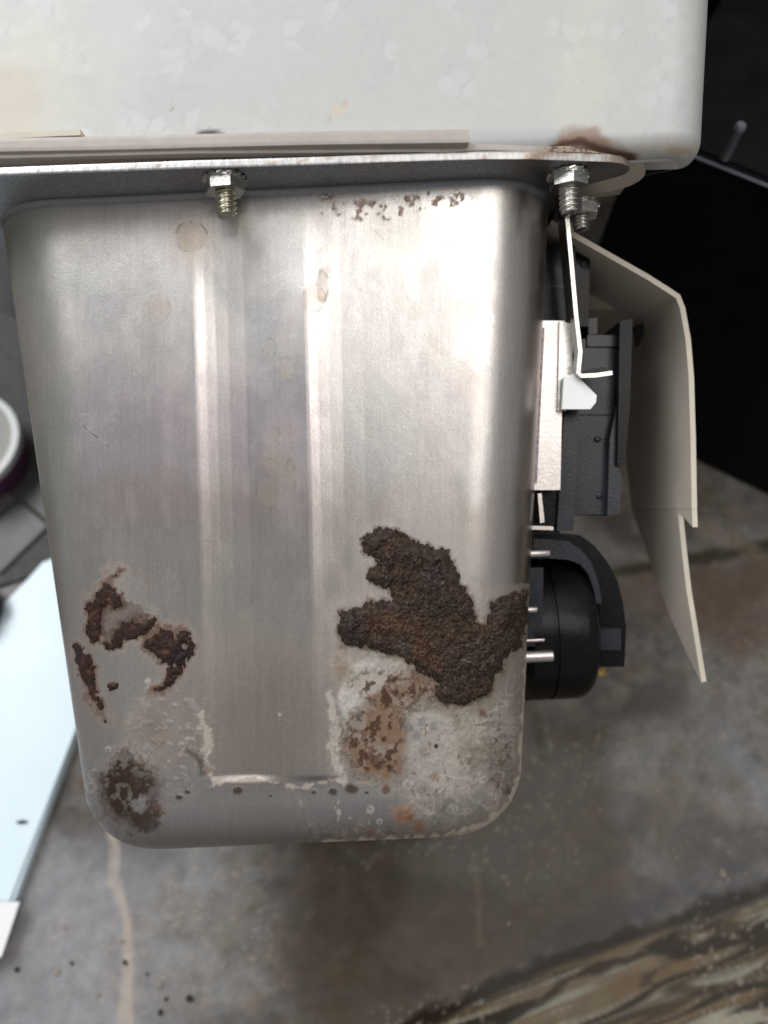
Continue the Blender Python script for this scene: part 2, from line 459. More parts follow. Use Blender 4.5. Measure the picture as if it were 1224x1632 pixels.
# brown scorched smear in the lower left corner
sm = np.hypot((u - 208) / 1.05, (v - 1268) / 1.1)
layer(sstep(78, 40, sm + wob * 2.6) * (.45 + .35 * sstep(.40, .58, n1)), (0.11, 0.070, 0.047), 0.05, 0.85)
layer(sstep(58, 30, np.hypot((u - 205) / 1.0, (v - 1255) / 1.25) + wob * 2.2) * (.55 + .45 * sstep(.36, .56, n2)), (0.052, 0.031, 0.020), 0.03, 0.85)
layer(sstep(26, 10, np.hypot((u - 228) / 1.4, v - 1308) + wob * 1.6) * .8, (0.045, 0.028, 0.018), 0.03, 0.85)
layer(sstep(14, 6, np.hypot(u - 222, v - 1284) + wob) * .7, (0.26, 0.24, 0.23), 0.5, 0.5)
layer(sstep(75, 10, np.hypot((u - 245) / 0.75, v - 1165) + wob * 2.5) * 0.65, (0.20, 0.15, 0.12), 0.25, 0.7)
layer(sstep(0.56, .68, n2) * sstep(120, 30, np.hypot((u - 270) / 0.8, v - 1180) + wob) * .6, (0.33, 0.25, 0.19), 0, .8)
layer(sstep(8, -4, dseg(u, v, [(300, 1195), (318, 1210), (320, 1232)], [4, 9, 5]) + wob) * 0.8, (0.07, 0.045, 0.03), 0, 0.85)
for (a, b, r) in [(378, 1260, 10), (300, 1262, 5), (560, 1258, 15), (530, 1262, 12), (500, 1262, 9), (432, 1268, 4), (455, 1266, 4), (475, 1272, 4), (407, 1268, 3), (585, 1262, 6), (286, 1270, 6)]:
    layer(sstep(r, r * .3, np.hypot(u - a, (v - b) * 1.3) + wob * .6) * 0.9, (0.055, 0.034, 0.024), 0, 0.85)
# halo ring of the left crust
ring = np.hypot((u - 202) / 0.82, (v - 950) / 0.95)
layer(sstep(3.5, 0.5, np.abs(ring - 46) + (n2 - .5) * 7) * sstep(160, 175, u) * sstep(.35, .6, n1) * 0.6, (0.12, 0.075, 0.055), 0.5, 0.6)
layer(sstep(46, 30, ring) * 0.25, (0.42, 0.37, 0.33), 0.7, 0.45)
# dried water rings and the drip trail
for (a, b, r1, r2, s) in [(302, 378, 27, 27, .75), (251, 492, 24, 26, .6), (443, 735, 28, 32, .55), (428, 783, 20, 27, .55), (462, 762, 10, 30, .5), (437, 690, 9, 14, .45), (456, 686, 13, 12, .4), (456, 589, 13, 18, .6), (429, 553, 10, 14, .5), (514, 455, 10, 28, .6), (500, 475, 22, 24, .45), (432, 742, 12, 12, .4)]:
    rr = np.hypot((u - a) / r1, (v - b) / r2) + (n1 - .5) * .55 + (fbm(u / 70, v / 70, 3, 2) - .5) * .5
    layer(sstep(2.6 / r1, 0.6 / r1, np.abs(rr - 1 + (n2 - .5) * .10)) * s * (.10 + .75 * sstep(.42, .66, n2)), (0.17, 0.135, 0.10), 0.75, 0.45)
    layer(sstep(1.0, 0.9, rr) * s * 0.75 * (.4 + 1.1 * n1), (0.47, 0.395, 0.31), 0.88, 0.40)
layer(sstep(8, -6, dseg(u, v, [(520, 430), (495, 470), (463, 500), (450, 545), (453, 580)], [6, 13, 10, 8, 8]) + wob * .6) * 0.30, (0.42, 0.34, 0.34), 0.7, 0.45)
# scratch and flecks
layer(sstep(1.6, 0.3, dseg(u, v, [(113, 657), (128, 672), (139, 686), (160, 700), (178, 716)]) + (n2 - .45) * 4) * 0.9, (0.035, 0.025, 0.02), 0.2, 0.7)
layer(sstep(1.8, 0.2, dseg(u, v, [(128, 662), (142, 660)]) + (n3 - .4) * 3) * 0.8, (0.05, 0.03, 0.02), 0.2, 0.7)
layer(sstep(3.0, 0.5, dseg(u, v, [(752, 900), (745, 925), (738, 960)]) + (n3 - .3) * 4) * 0.4, (0.62, 0.58, 0.53), 0.8, 0.5)
layer(sstep(24, 0, np.hypot((u - 205) / 1.5, v - 625) + wob) * 0.35, (0.36, 0.30, 0.31), 0.8, 0.45)
layer(sstep(14, 0, np.hypot(u - 305, (v - 700) / 1.6) + wob) * 0.5, (0.33, 0.29, 0.29), 0.8, 0.45)
fl = sstep(0.60, 0.70, n2) * sstep(0.42, 0.55, n1 + .12)
zone = sstep(8, 0, dseg(u, v, [(470, 285), (520, 325), (600, 338), (680, 318), (740, 312)], [6, 14, 14, 10, 10]))
layer(zone * sstep(.52, .66, n2) * sstep(.40, .54, n1 + .1) * 0.55, (0.50, 0.27, 0.15), 0.25, 0.8)
layer(zone * sstep(.60, .72, n3) * fl * 0.8, (0.50, 0.21, 0.09), 0.2, 0.85)
layer(sstep(10, 0, np.hypot(u - 478, v - 288) + wob) * .8, (0.36, 0.17, 0.08), 0.2, .85)
layer(sstep(16, 0, np.hypot((u - 524) / 1.2, v - 308) + wob) * .9 * sstep(.4, .6, n3), (0.35, 0.16, 0.07), 0.2, .85)
layer(sstep(60, 10, np.hypot((u - 640) / 1.4, v - 365) + wob * 2) * 0.35, (0.50, 0.51, 0.42), 0.8, 0.45)
layer(sstep(40, 5, np.hypot((u - 425), (v - 322) / 0.9) + wob * 2) * 0.4, (0.30, 0.30, 0.30), 0.9, 0.45)
for k in range(34):
    a_, b_ = 60 + 760 * _T[8][k, 0], 330 + 700 * _T[8][k, 1]
    L_, an = 6 + 34 * _T[8][k, 2] ** 2, (_T[8][k, 3] - .5) * 2.4 + (1.57 if _T[8][k, 5] > .4 else 0)
    sg = sstep(1.1, .2, dseg(u, v, [(a_, b_), (a_ + L_ * math.cos(an), b_ + L_ * math.sin(an))]) + (n3 - .4) * 1.2)
    layer(sg * .45 * _T[8][k, 4], (0.30, 0.27, 0.25) if _T[8][k, 6] > .4 else (0.8, 0.78, 0.75), 0.9, 0.4)
P = P + NRM * np.where(FRONT, relief, 0)[..., None]
# fillet under the flange is darker and rougher
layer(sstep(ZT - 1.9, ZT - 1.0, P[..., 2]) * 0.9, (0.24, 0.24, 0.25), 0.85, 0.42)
col *= (0.93 + 0.14 * fbm(u / 1.7, v / 60, 6, 2))[..., None]

BIG = [(596, 838), (632, 841), (650, 857), (683, 866), (717, 874), (724, 890), (731, 908), (738, 933), (747, 944), (756, 972), (759, 992), (769, 994), (778, 980),
       (780, 958), (805, 944), (837, 942), (839, 980), (830, 1030), (805, 1052), (801, 1073), (789, 1077), (780, 1109), (755, 1120), (726, 1126), (708, 1122),
       (695, 1109), (694, 1088), (661, 1066), (650, 1055), (640, 1046), (611, 1044), (582, 1030), (546, 1030), (537, 1001), (539, 976), (568, 965), (586, 955),
       (604, 955), (623, 955), (622, 937), (604, 938), (584, 922), (584, 908), (598, 900), (582, 881), (573, 861)]
sA = np.minimum(dseg(u, v, [(195, 910), (176, 922), (166, 950), (150, 968), (146, 995), (154, 1020), (175, 1034), (192, 1016), (206, 1006), (232, 1000), (240, 992)], [3, 7, 9, 13, 9, 9, 6, 11, 9, 11, 7]),
                dseg(u, v, [(176, 945), (184, 962)], [9, 6]))
sB = dseg(u, v, [(237, 1030), (246, 1012), (258, 1016), (268, 1040), (290, 1016), (303, 1032), (285, 1052), (276, 1070), (268, 1086), (250, 1094)], [10, 8, 14, 22, 12, 10, 12, 14, 9, 4])
sC = dseg(u, v, [(124, 1032), (131, 1050), (138, 1072), (146, 1095), (157, 1122), (168, 1148)], [8, 14, 14, 8, 7, 4])
def halo(sd, rad_, cc, s_, nz=1.0):
    layer(sstep(rad_, -2, sd + wob * nz) * s_, cc, .1, .8)
halo(dpoly(u, v, BIG), 8, (0.09, 0.05, 0.032), .7, 1.1)
halo(np.abs(dpoly(u, v, BIG)) * (1 + 9 * (v < 930)), 30, (0.22, 0.14, 0.09), .40, 1.5)
for sd_ in (sA, sB, sC):
    halo(sd_, 9, (0.060, 0.028, 0.017), .85, 1.4)
    layer(sstep(20, -2, sd_ + wob * 1.6) * .45, (0.26, 0.17, 0.12), .6, .6)
halo(dpoly(u, v, [(160, 950), (185, 935), (200, 960), (235, 975), (238, 1000), (205, 1012), (180, 1030), (158, 1010)]), 4, (0.085, 0.046, 0.03), .7, 2.0)

heater = empty('water_heater', Matrix.Translation((0, 0, LIFT)) @ ROT @ Matrix.Rotation(-ROLL, 4, 'Y') @ Matrix.Translation(Vector(BASE) * MM),
               'opened hot water heater with rust crusted steel tank lying on the marble counter', 'water heater')

R_, C_ = u.shape
idx = np.arange(R_ * C_).reshape(R_, C_)
nxt = np.roll(idx, -1, 1)
quads = np.stack([idx[:-1], nxt[:-1], nxt[1:], idx[1:]], -1).reshape(-1, 4)
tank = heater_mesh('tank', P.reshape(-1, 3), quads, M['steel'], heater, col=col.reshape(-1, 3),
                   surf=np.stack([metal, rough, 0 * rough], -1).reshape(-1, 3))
# the floor of the tank
bm = bmesh.new()
bm.faces.new([bm.verts.new(p) for p in P[0, ::6]])
bm_obj('tank_bottom', bm, M['plate'], tank)

# ---- crusts: real relief standing proud of the wall
def crust(name, sd, amp, lab, cfun, jag=1.0, lo=0.18):
    sd = sd - 7.5 * sstep(.60, .70, n3) * (sd > -2)
    sd = sd + ((n2 - .5) * 9 + (n3 - .5) * 11 + (n1 - .5) * 8) * jag
    h = sstep(2, -20, sd)
    n4 = fbm(u / 1.9, v / 1.9, 13, 2)
    n5 = fbm(u / 13, v / 13, 9, 3)
    hh = lo * (sd < 0) + amp * (h * (0.75 * n5 + 0.9 * (n1 - .3)) + (.3 + .7 * h) * (0.42 * n2 + 0.50 * n3 + 0.22 * n4))
    keep = (sd < 0) & FRONT
    fk = keep[:-1, :] & keep[1:, :] & np.roll(keep, -1, 1)[:-1] & np.roll(keep, -1, 1)[1:]
    q = quads[fk.reshape(-1)]
    used = np.unique(q)
    remap = np.full(R_ * C_, -1); remap[used] = np.arange(len(used))
    # border verts sink into the wall so the crust has a side
    cnt = np.bincount(q.ravel(), minlength=R_ * C_)[used]
    off = hh.reshape(-1)[used]
    off = np.where(cnt < 4, -0.1, off)
    V = P.reshape(-1, 3)[used] + NRM.reshape(-1, 3)[used] * off[:, None]
    c, r = cfun(n1, n2, n3, n4, n5)
    o = heater_mesh(name, V, remap[q], M['crust'], tank, col=c.reshape(-1, 3)[used],
                    surf=np.stack([0 * r, r, 0 * r], -1).reshape(-1, 3)[used], smooth=False)
    if lab: o['label'] = lab
    return o
def big_col(n1, n2, n3, n4, n5):
    c = np.ones(u.shape + (3,)) * np.array([0.040, 0.025, 0.016])
    c = mixc(c, sstep(.45, .75, n3) * .5, (0.070, 0.050, 0.036))
    c = mixc(c, sstep(.5, .8, n1) * .5, (0.040, 0.030, 0.028))
    red = np.maximum(sstep(26, 0, np.hypot((u - 622), (v - 873) / 1.0) + wob), sstep(50, 5, dseg(u, v, [(600, 990), (660, 1000), (690, 1050)]) + wob * 1.5 + 10))
    c = mixc(c, red * .5, (0.085, 0.040, 0.030))
    c = mixc(c, sstep(16, 0, dseg(u, v, [(615, 982), (645, 995)]) + wob) * .8, (0.085, 0.05, 0.026))
    c = mixc(c, sstep(22, 0, np.hypot(u - 665, v - 1035) + wob) * .6, (0.09, 0.045, 0.024))
    c = mixc(c, sstep(24, 0, np.hypot(u - 640, v - 1030) + wob) * .5, (0.12, 0.095, 0.075))
    c = mixc(c, sstep(34, 0, np.hypot(u - 695, v - 918) + wob) * .6 * (n3 > .5), (0.045, 0.045, 0.075))
    c = mixc(c, sstep(30, 4, np.hypot(u - 560, v - 1000) + wob) * .6, (0.028, 0.020, 0.026))
    c = mixc(c, sstep(.66, .80, n4) * sstep(.45, .6, n2) * .65, (0.17, 0.135, 0.105))  # mineral glints painted in as pale specks
    c = mixc(c, sstep(.40, .25, n3) * .6, (0.014, 0.010, 0.008))
    r = 0.62 - 0.40 * sstep(.62, .75, n3) * sstep(.45, .6, n1)
    return c, r
big = crust('rust_crust', dpoly(u, v, BIG), 1.15, 'large dark brown rust crust with jagged lobes on the lower right', big_col)
def left_col(n1, n2, n3, n4, n5):
    c = np.ones(u.shape + (3,)) * np.array([0.035, 0.019, 0.016])
    c = mixc(c, sstep(.5, .75, n2) * .75, (0.10, 0.045, 0.025))
    c = mixc(c, sstep(.52, .72, n1) * .6, (0.024, 0.015, 0.022))
    return c, 0.6 - 0.2 * sstep(.6, .7, n3)
crust('rust_crust', sA + (n1 - .5) * 18 + (n2 - .5) * 14 + 1, 0.42, 'thin curling brown rust crust on the left of the tank', left_col, 0.9, 0.08)
crust('rust_crust', sB + (n2 - .5) * 16 + 1, 0.55, 'clumped purple brown rust crust left of the pad', left_col, 0.95, 0.1)
crust('rust_crust', sC + (n2 - .5) * 10 + 1, 0.4, 'long drip shaped rust crust near the left edge', left_col, 0.55, 0.1)
crust('rust_crust', np.hypot((u - 181) / 1.2, v - 1093) - 8, 0.7, 'small black rust speck beside the drip', left_col, 0.5, 0.1)

# ------------------------------------------------------------------ flange, lip, housing
def arc_pts(cx, cy, r, a0, a1, n):
    return [(cx + r * math.cos(a0 + (a1 - a0) * k / n), cy + r * math.sin(a0 + (a1 - a0) * k / n)) for k in range(n + 1)]
FT = 1.7
FRONT_EDGE = [(-118, -12.3), (-80, -12.4), (-34, -12.2), (-10, -11.1), (0, -10.7), (23, -9.6), (33, -8.6), (40, -7.3), (45, -6.5), (49, -5.8), (51.8, -4.8), (53.6, -3.3), (54.2, -1.6), (53.7, 0.1), (52.2, 1.5), (49.4, 3.2), (46.4, 5.2), (44.6, 8.5)]
def plan(inset=0.0):
    out = []
    for x, y in FRONT_EDGE:
        out.append((x - (inset if y > -5 else 0), y + (inset if x < 54 and y < 0 else 0)))
    return out + [(42.0, TDEPTH - 2), (38, TDEPTH + 3), (-82, TDEPTH + 3), (-118, TDEPTH - 4)]
def slab_attr(name, pts, z0, z1, material, parent, colf, surff, warp=None, bev=0.35):
    bm = prism(pts, 'z', z0, z1)
    bmesh.ops.subdivide_edges(bm, edges=[e for e in bm.edges if abs(e.verts[0].co.z - e.verts[1].co.z) > 0.1], cuts=2)
    o_pts = None
    if bev:
        es = [e for e in bm.edges if len(e.link_faces) == 2 and abs(e.verts[0].co.z - e.verts[1].co.z) < 1e-4 and e.calc_face_angle(0) > 0.8]
        bmesh.ops.bevel(bm, geom=es, offset=bev, segments=2, affect='EDGES', profile=0.6, clamp_overlap=True)
    bmesh.ops.recalc_face_normals(bm, faces=bm.faces)
    V = np.array([v_.co for v_ in bm.verts])
    if warp is not None:
        V = warp(V)
        for k, v_ in enumerate(bm.verts): v_.co = V[k]
    uu, vv = proj(O2L(V))
    c = colf(V, uu, vv); s = surff(V, uu, vv, c)
    o = bm_obj(name, bm, material, parent, smooth=True)
    for nm, a_ in (('Col', c), ('Surf', s)):
        at = o.data.attributes.new(nm, 'FLOAT_COLOR', 'POINT')
        at.data.foreach_set('color', np.concatenate([a_, np.ones((len(a_), 1))], 1).astype(np.float32).ravel())
    return o
def flange_col(V, uu, vv):
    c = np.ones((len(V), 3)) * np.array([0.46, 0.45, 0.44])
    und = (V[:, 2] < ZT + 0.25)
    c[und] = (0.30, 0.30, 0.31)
    n = fbm(uu / 18, vv / 9, 3, 3)
    c = mixc(c, ((~und) & (uu > 840)) * sstep(.35, .6, n) * .85, (0.30, 0.23, 0.18))
    c = mixc(c, sstep(.62, .75, n) * .6 * (~und), (0.25, 0.17, 0.12))
    return c
def flange_surf(V, uu, vv, c):
    me = np.where((uu > 850) & (V[:, 2] > ZT + .3), 0.35, 1.0)
    return np.stack([me, np.full(len(V), 0.40), 0 * me], -1)
def flange_warp(V):
    V = V.copy()
    V[:, 2] += 0.25 * np.sin(V[:, 0] / 23.0) * (V[:, 1] < -3)
    V[:, 2] -= np.clip((-60 - V[:, 0]) / 50, 0, 1) * 0.5
    return V
def dense(pts, step=1.2):
    out = []
    for k in range(len(pts)):
        a, b = np.array(pts[k]), np.array(pts[(k + 1) % len(pts)])
        L = np.linalg.norm(b - a)
        n = max(1, int(L / step)) if (a[1] < 20 and b[1] < 20) else 1
        for t in range(n):
            out.append(tuple(a + (b - a) * t / n))
    return out
# the plate is opened where the tank passes, so build it as a ring of quads: outline -> tank wall
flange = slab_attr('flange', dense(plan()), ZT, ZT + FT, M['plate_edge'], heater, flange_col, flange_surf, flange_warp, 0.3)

def trim_col(V, uu, vv):
    n = fbm(uu / 16, vv / 12, 5, 4); n_b = fbm(uu / 5, vv / 4, 7, 3)
    c = np.ones((len(V), 3)) * np.array([0.44, 0.39, 0.345])
    c = mixc(c, sstep(.5, .75, n) * .35, (0.36, 0.34, 0.33))
    c = mixc(c, sstep(830, 880, uu) * .7, (0.34, 0.26, 0.20))
    c = mixc(c, sstep(850, 890, uu) * sstep(985, 950, uu) * sstep(.56, .64, n_b) * .95, (0.06, 0.03, 0.018))
    c = mixc(c, sstep(850, 890, uu) * sstep(985, 950, uu) * sstep(.44, .36, n_b) * .7, (0.42, 0.32, 0.17))
    return c
def dull(r):
    return lambda V, uu, vv, c: np.stack([0 * uu, 0 * uu + r, 0 * uu], -1)
lipz = ZT + FT + 0.35
lip_plate = slab_attr('gasket_lip', dense(plan(0.35), 0.5), lipz, lipz + 1.3, M['trim'], heater, trim_col, dull(0.5),
                      lambda V: np.stack([V[:, 0], V[:, 1], V[:, 2] + np.where((V[:, 1] < -3) & (V[:, 0] > 10), 0.12 * np.sin(V[:, 0] / 3.0), 0) + np.clip((14 - V[:, 0]) / 90, 0, 1) * 1.5], -1), 0.3)
# thick beige rail along the front, stopping short of the right lug
xe = Op(750, 220, 152)[0]
rail_pts = dense([(-118, -12.9), (-34, -12.8), (xe, -11.6), (xe, 6), (-118, 6)], 0.8)
rail = slab_attr('beige_rail', rail_pts, lipz + 0.6, lipz + 3.5, M['trim'], heater, trim_col, dull(0.48),
                 lambda V: np.stack([V[:, 0], V[:, 1] + 0.10 * np.sin(V[:, 0] / 9), V[:, 2] + 0.10 * np.sin(V[:, 0] / 17 + 1) + (xe - V[:, 0]) / 90 * 1.6], -1), 0.7)
bm = prism([(-118, -12.2), (Op(126, 218, 152)[0], -12.2), (Op(126, 218, 152)[0], 0), (-118, 0)], 'z', lipz + 5.2, lipz + 6.3)
bm_obj('sealing_strip', bm, M['cream'], heater, bevel=0.15)

# ---- the white housing
HZ0, HXR, HYF = 70.2, 72.0, -7.5
def housing():
    a, b, nx, ny = ring_params(330, 60, 10, 8)
    Rc, Rb = 9.5, 4.2
    th = np.linspace(0, math.pi / 2, 22)
    e1 = Rb * (1 - np.sin(th)); z1 = HZ0 + Rb * (1 - np.cos(th))
    z2 = np.linspace(HZ0 + Rb, 280, 300)[1:]
    z = np.concatenate([z1, z2])[:, None]; e = np.concatenate([e1, 0 * z2])[:, None]
    xl, xr = -150.0, HXR - 2.4 + np.minimum(z - HZ0, 60) * 0.095
    yf, yb = HYF, 232.0
    X = xl + Rc + a * (xr - xl - 2 * Rc) + (Rc - e) * nx
    Y = yf + Rc + b * (yb - yf - 2 * Rc) + (Rc - e) * ny
    X = X - np.clip((Y - 10) * 0.30, 0, 25) * (X > 0)
    zz = HZ0 + 0.46 * np.clip(Y - 8, 0, None)            # the underside slopes up towards the back
    Zs = z + (zz - HZ0) * np.clip((280 - z) / (280 - HZ0), 0, 1)
    Pn = np.stack([X, Y, Zs], -1)
    uu, vv = proj(O2L(Pn))
    n = fbm(uu / 60, vv / 60, 2, 4); nb = fbm(uu / 14, vv / 14, 6, 3)
    fr = np.broadcast_to(ny < -0.05, X.shape)
    Pn[..., 1] -= np.where(fr, 0.22 * (fbm(uu / 120, vv / 120, 4, 3) - .5) + 0.035 * (nb - .5), 0)
    c = np.ones(uu.shape + (3,)) * np.array([0.515, 0.51, 0.495])
    # cellular look of the foamed wall: random pale cells in a slightly greyer web
    g = 30.0
    gx, gy = uu / g, vv / g
    best = np.full(uu.shape, 9.0); sec = np.full(uu.shape, 9.0); cid = np.zeros(uu.shape)
    ix, iy = np.floor(gx).astype(int), np.floor(gy).astype(int)
    for dx in (-1, 0, 1):
        for dy in (-1, 0, 1):
            px = ix + dx + _T[1][(ix + dx) & 255, (iy + dy) & 255]; py = iy + dy + _T[2][(ix + dx) & 255, (iy + dy) & 255]
            dd = np.hypot(gx - px, gy - py)
            new = dd < best
            sec = np.where(new, best, np.minimum(sec, dd)); cid = np.where(new, _T[3][(ix + dx) & 255, (iy + dy) & 255], cid); best = np.minimum(best, dd)
    patch = sstep(.40, .62, n)
    c = mixc(c, sstep(.12, .0, sec - best) * patch * .28, (0.38, 0.38, 0.375))
    c = mixc(c, (cid > .62) * sstep(.04, .2, sec - best) * patch * .34, (0.64, 0.64, 0.63))
    c = mixc(c, sstep(.48, .75, n) * .3, (0.49, 0.49, 0.485))
    def blob(a_, b_, ru, rv, s, cc, k=30):
        nonlocal c
        c = mixc(c, sstep(1.15, .2, np.hypot((uu - a_) / ru, (vv - b_) / rv) + (n - .5) * .9) * s, cc)
    blob(50, 120, 130, 150, .55, (0.56, 0.55, 0.45)); blob(25, 165, 60, 80, .6, (0.54, 0.46, 0.38))
    blob(930, 120, 70, 150, .30, (0.64, 0.63, 0.50)); blob(1060, 235, 90, 22, .6, (0.58, 0.54, 0.42)); blob(1085, 240, 40, 14, .8, (0.50, 0.34, 0.22))
    blob(1100, 120, 40, 200, .35, (0.58, 0.58, 0.57))
    blob(540, 175, 16, 10, .8, (0.60, 0.52, 0.38)); blob(550, 165, 6, 6, .8, (0.50, 0.38, 0.25)); blob(525, 188, 5, 4, .9, (0.45, 0.33, 0.2))
    c = mixc(c, sstep(5, 1, np.hypot(uu - 272, vv - 173) + (nb - .5) * 6) * .95, (0.12, 0.06, 0.03))
    for k in range(18):
        a_, b_ = 225 + 60 * _T[5][k, 0], 115 + 65 * _T[5][k, 1]
        c = mixc(c, sstep(4, 2, np.hypot(uu - a_, vv - b_)) * .22, (0.40, 0.40, 0.39))
    for k in range(16):
        a_, b_ = 890 + 80 * _T[6][k, 0], 20 + 190 * _T[6][k, 1]
        c = mixc(c, sstep(3, 1, np.hypot(uu - a_, vv - b_)) * .35, (0.40, 0.38, 0.33))
    # rusty weep above the corner bolt, grey soaked band beside it
    c = mixc(c, sstep(8, -4, dpoly(uu, vv, [(745, 262), (752, 212), (895, 210), (905, 262)]) + (n - .5) * 10) * .6, (0.40, 0.41, 0.43))
    c = mixc(c, sstep(8, -10, dpoly(uu, vv, [(862, 262), (880, 224), (908, 203), (950, 204), (976, 228), (1020, 246), (1014, 270)]) + (nb - .5) * 12) * .9, (0.25, 0.155, 0.10))
    c = mixc(c, sstep(5, -3, dseg(uu, vv, [(880, 236), (905, 228), (925, 224), (942, 232), (960, 240), (1005, 250)], [4, 4, 5, 5, 5, 6]) + (nb - .5) * 10) * .9, (0.075, 0.032, 0.016))
    c = mixc(c, sstep(6, 0, dseg(uu, vv, [(315, 217), (335, 213), (352, 216)], [2, 4, 2]) + (nb - .5) * 5) * .95, (0.05, 0.04, 0.035))
    r = np.full(uu.shape, .42) + (nb - .5) * .1
    Rn, Cn = uu.shape
    ii = np.arange(Rn * Cn).reshape(Rn, Cn); nn = np.roll(ii, -1, 1)
    q = np.stack([ii[:-1], nn[:-1], nn[1:], ii[1:]], -1).reshape(-1, 4)
    o = heater_mesh('housing', Pn.reshape(-1, 3), q, M['white'], heater, col=c.reshape(-1, 3), surf=np.stack([0 * r, r, 0 * r], -1).reshape(-1, 3))
    for row, nm in ((0, 'housing_floor'), (-1, 'housing_lid')):
        bm_ = bmesh.new(); bm_.faces.new([bm_.verts.new(p) for p in Pn[row, ::5]])
        bm_obj(nm, bm_, M['whitetab'], o)
    return o
housing_o = housing()
# cream lug under the housing behind the flange
lug = [(50, -1), (55.5, -0.4), (57.8, 1.0), (59.2, 3.2), (59.7, 5.5), (59.4, 8), (58.2, 10.3), (56, 12.2), (52.5, 13.8), (46, 16)]
bm = prism(lug, 'z', ZT + 1.75, HZ0 + 1.6)
bm_obj('lug', bm, M['cream'], housing_o, bevel=0.5)

# ------------------------------------------------------------------ bolts and nuts
def bolt(cx, cy, ztop, zbot, rad, material, rot, nut_mat, pitch=1.08):
    n_t, n_z = 40, 120
    th = np.linspace(0, 2 * math.pi, n_t, endpoint=False)
    z = np.linspace(ztop, zbot, n_z)
    T_, Z_ = np.meshgrid(th, z)
    ph = ((Z_ - zbot) / pitch - T_ / (2 * math.pi)) % 1.0
    tri = 1 - np.abs(2 * ph - 1)
    rr = rad * (0.76 + 0.24 * sstep(0.25, 0.8, tri))
    rr = rr * (0.86 + 0.14 * sstep(0, 1.0, Z_ - zbot))
    V = np.stack([cx + rr * np.cos(T_), cy + rr * np.sin(T_), Z_], -1).reshape(-1, 3)
    V = np.concatenate([V, [[cx, cy, zbot - 0.12]]])
    ii = np.arange(n_t * n_z).reshape(n_z, n_t); nn = np.roll(ii, -1, 1)
    q = np.stack([ii[:-1], nn[:-1], nn[1:], ii[1:]], -1).reshape(-1, 4)
    cap = np.stack([ii[-1], nn[-1], np.full(n_t, n_t * n_z), np.full(n_t, n_t * n_z)], -1)
    me = bpy.data.meshes.new('bolt')
    me.from_pydata([tuple(x) for x in (V - BASE) * MM], [], [tuple(x) for x in q] + [tuple(x[:3]) for x in cap])
    for p_ in me.polygons: p_.use_smooth = True
    b = link('bolt', me, material, heater)
    # hexagon nut
    bm = bmesh.new()
    hexr = 4.05
    prof = [(3.2, 0.0), (hexr, 0.5), (hexr, 2.75), (3.3, 3.2)]
    pts = [(cx + hexr * math.cos(rot + k * math.pi / 3), cy + hexr * math.sin(rot + k * math.pi / 3)) for k in range(6)]
    bm = prism(pts, 'z', ztop - 1.0 - 2.1, ztop - 0.95)
    bm_obj('hex_nut', bm, nut_mat, b, bevel=0.28, smooth=True)
    # toothed lock washer
    bm = bmesh.new()
    nt = 14
    for k in range(nt):
        a0 = 2 * math.pi * (k + 0.12) / nt; a1 = 2 * math.pi * (k + 0.72) / nt
        ri, ro = 2.9, 4.45
        zb_, zt_ = ztop - 1.0, ztop - 0.12
        vs = []
        for (r_, a_, z_) in [(ri, a0, zb_), (ro, a0, zb_ + .1), (ro, a1, zb_ + .55), (ri, a1, zb_), (ri, a0, zt_ - .3), (ro, a0, zt_ - .3), (ro, a1, zt_), (ri, a1, zt_ - .3)]:
            vs.append(bm.verts.new((cx + r_ * math.cos(a_), cy + r_ * math.sin(a_), z_)))
        for f_ in [(0, 1, 2, 3), (7, 6, 5, 4), (0, 4, 5, 1), (1, 5, 6, 2), (2, 6, 7, 3), (3, 7, 4, 0)]:
            bm.faces.new([vs[i_] for i_ in f_])
    lathe(bm, [(3.9, ztop - 0.95), (3.9, ztop - 0.05)], (cx, cy, 0), 'z', 30)
    bm_obj('lock_washer', bm, M['zinc'], b)
    return b
p = Op(359, 300, 158)
bolt(p[0], -7.0, ZT + 0.1, Op(359, 345, 158)[2], 2.1, M['brassy'], math.radians(-65), M['zinc'])
p = Op(906, 300, 163.5)
bolt(p[0], -1.6, ZT + 0.1, Op(906, 341, 163.5)[2], 2.1, M['zinc'], math.radians(-88), M['zinc'])
p = Op(915, 340, 176)
bolt(p[0] + 1.6, 11.5, ZT - 1.2, Op(912, 366, 176)[2], 1.9, M['zinc'], math.radians(-40), M['zinc'], 0.8)

# ------------------------------------------------------------------ bracket
def strip(prof_px, d, th, depth, name, material, raise_back=None):
    """bent sheet: front-edge points of the photo at distance d, thickness th, running depth mm back"""
    pts = [np.array(Op(a, b, d)[[0, 2]]) for a, b in prof_px]
    nrm = []
    for k in range(len(pts)):
        t = pts[min(k + 1, len(pts) - 1)] - pts[max(k - 1, 0)]
        t = t / np.linalg.norm(t); nrm.append(np.array([-t[1], t[0]]))
    bm = bmesh.new()
    rows = []
    for k, (p_, n_) in enumerate(zip(pts, nrm)):
        dz = raise_back[k] if raise_back else 0
        y0, y1 = d - D, d - D + depth
        rows.append([bm.verts.new((p_[0] + s * n_[0] * th / 2, y, p_[1] + s * n_[1] * th / 2 + (dz if y == y1 else 0))) for s, y in ((1, y0), (1, y1), (-1, y1), (-1, y0))])
    for k in range(len(rows) - 1):
        for j in range(4):
            bm.faces.new((rows[k][j], rows[k][(j + 1) % 4], rows[k + 1][(j + 1) % 4], rows[k + 1][j]))
    bm.faces.new(rows[0][::-1]); bm.faces.new(rows[-1])
    return bm_obj(name, bm, material, heater, bevel=0.18, smooth=True)
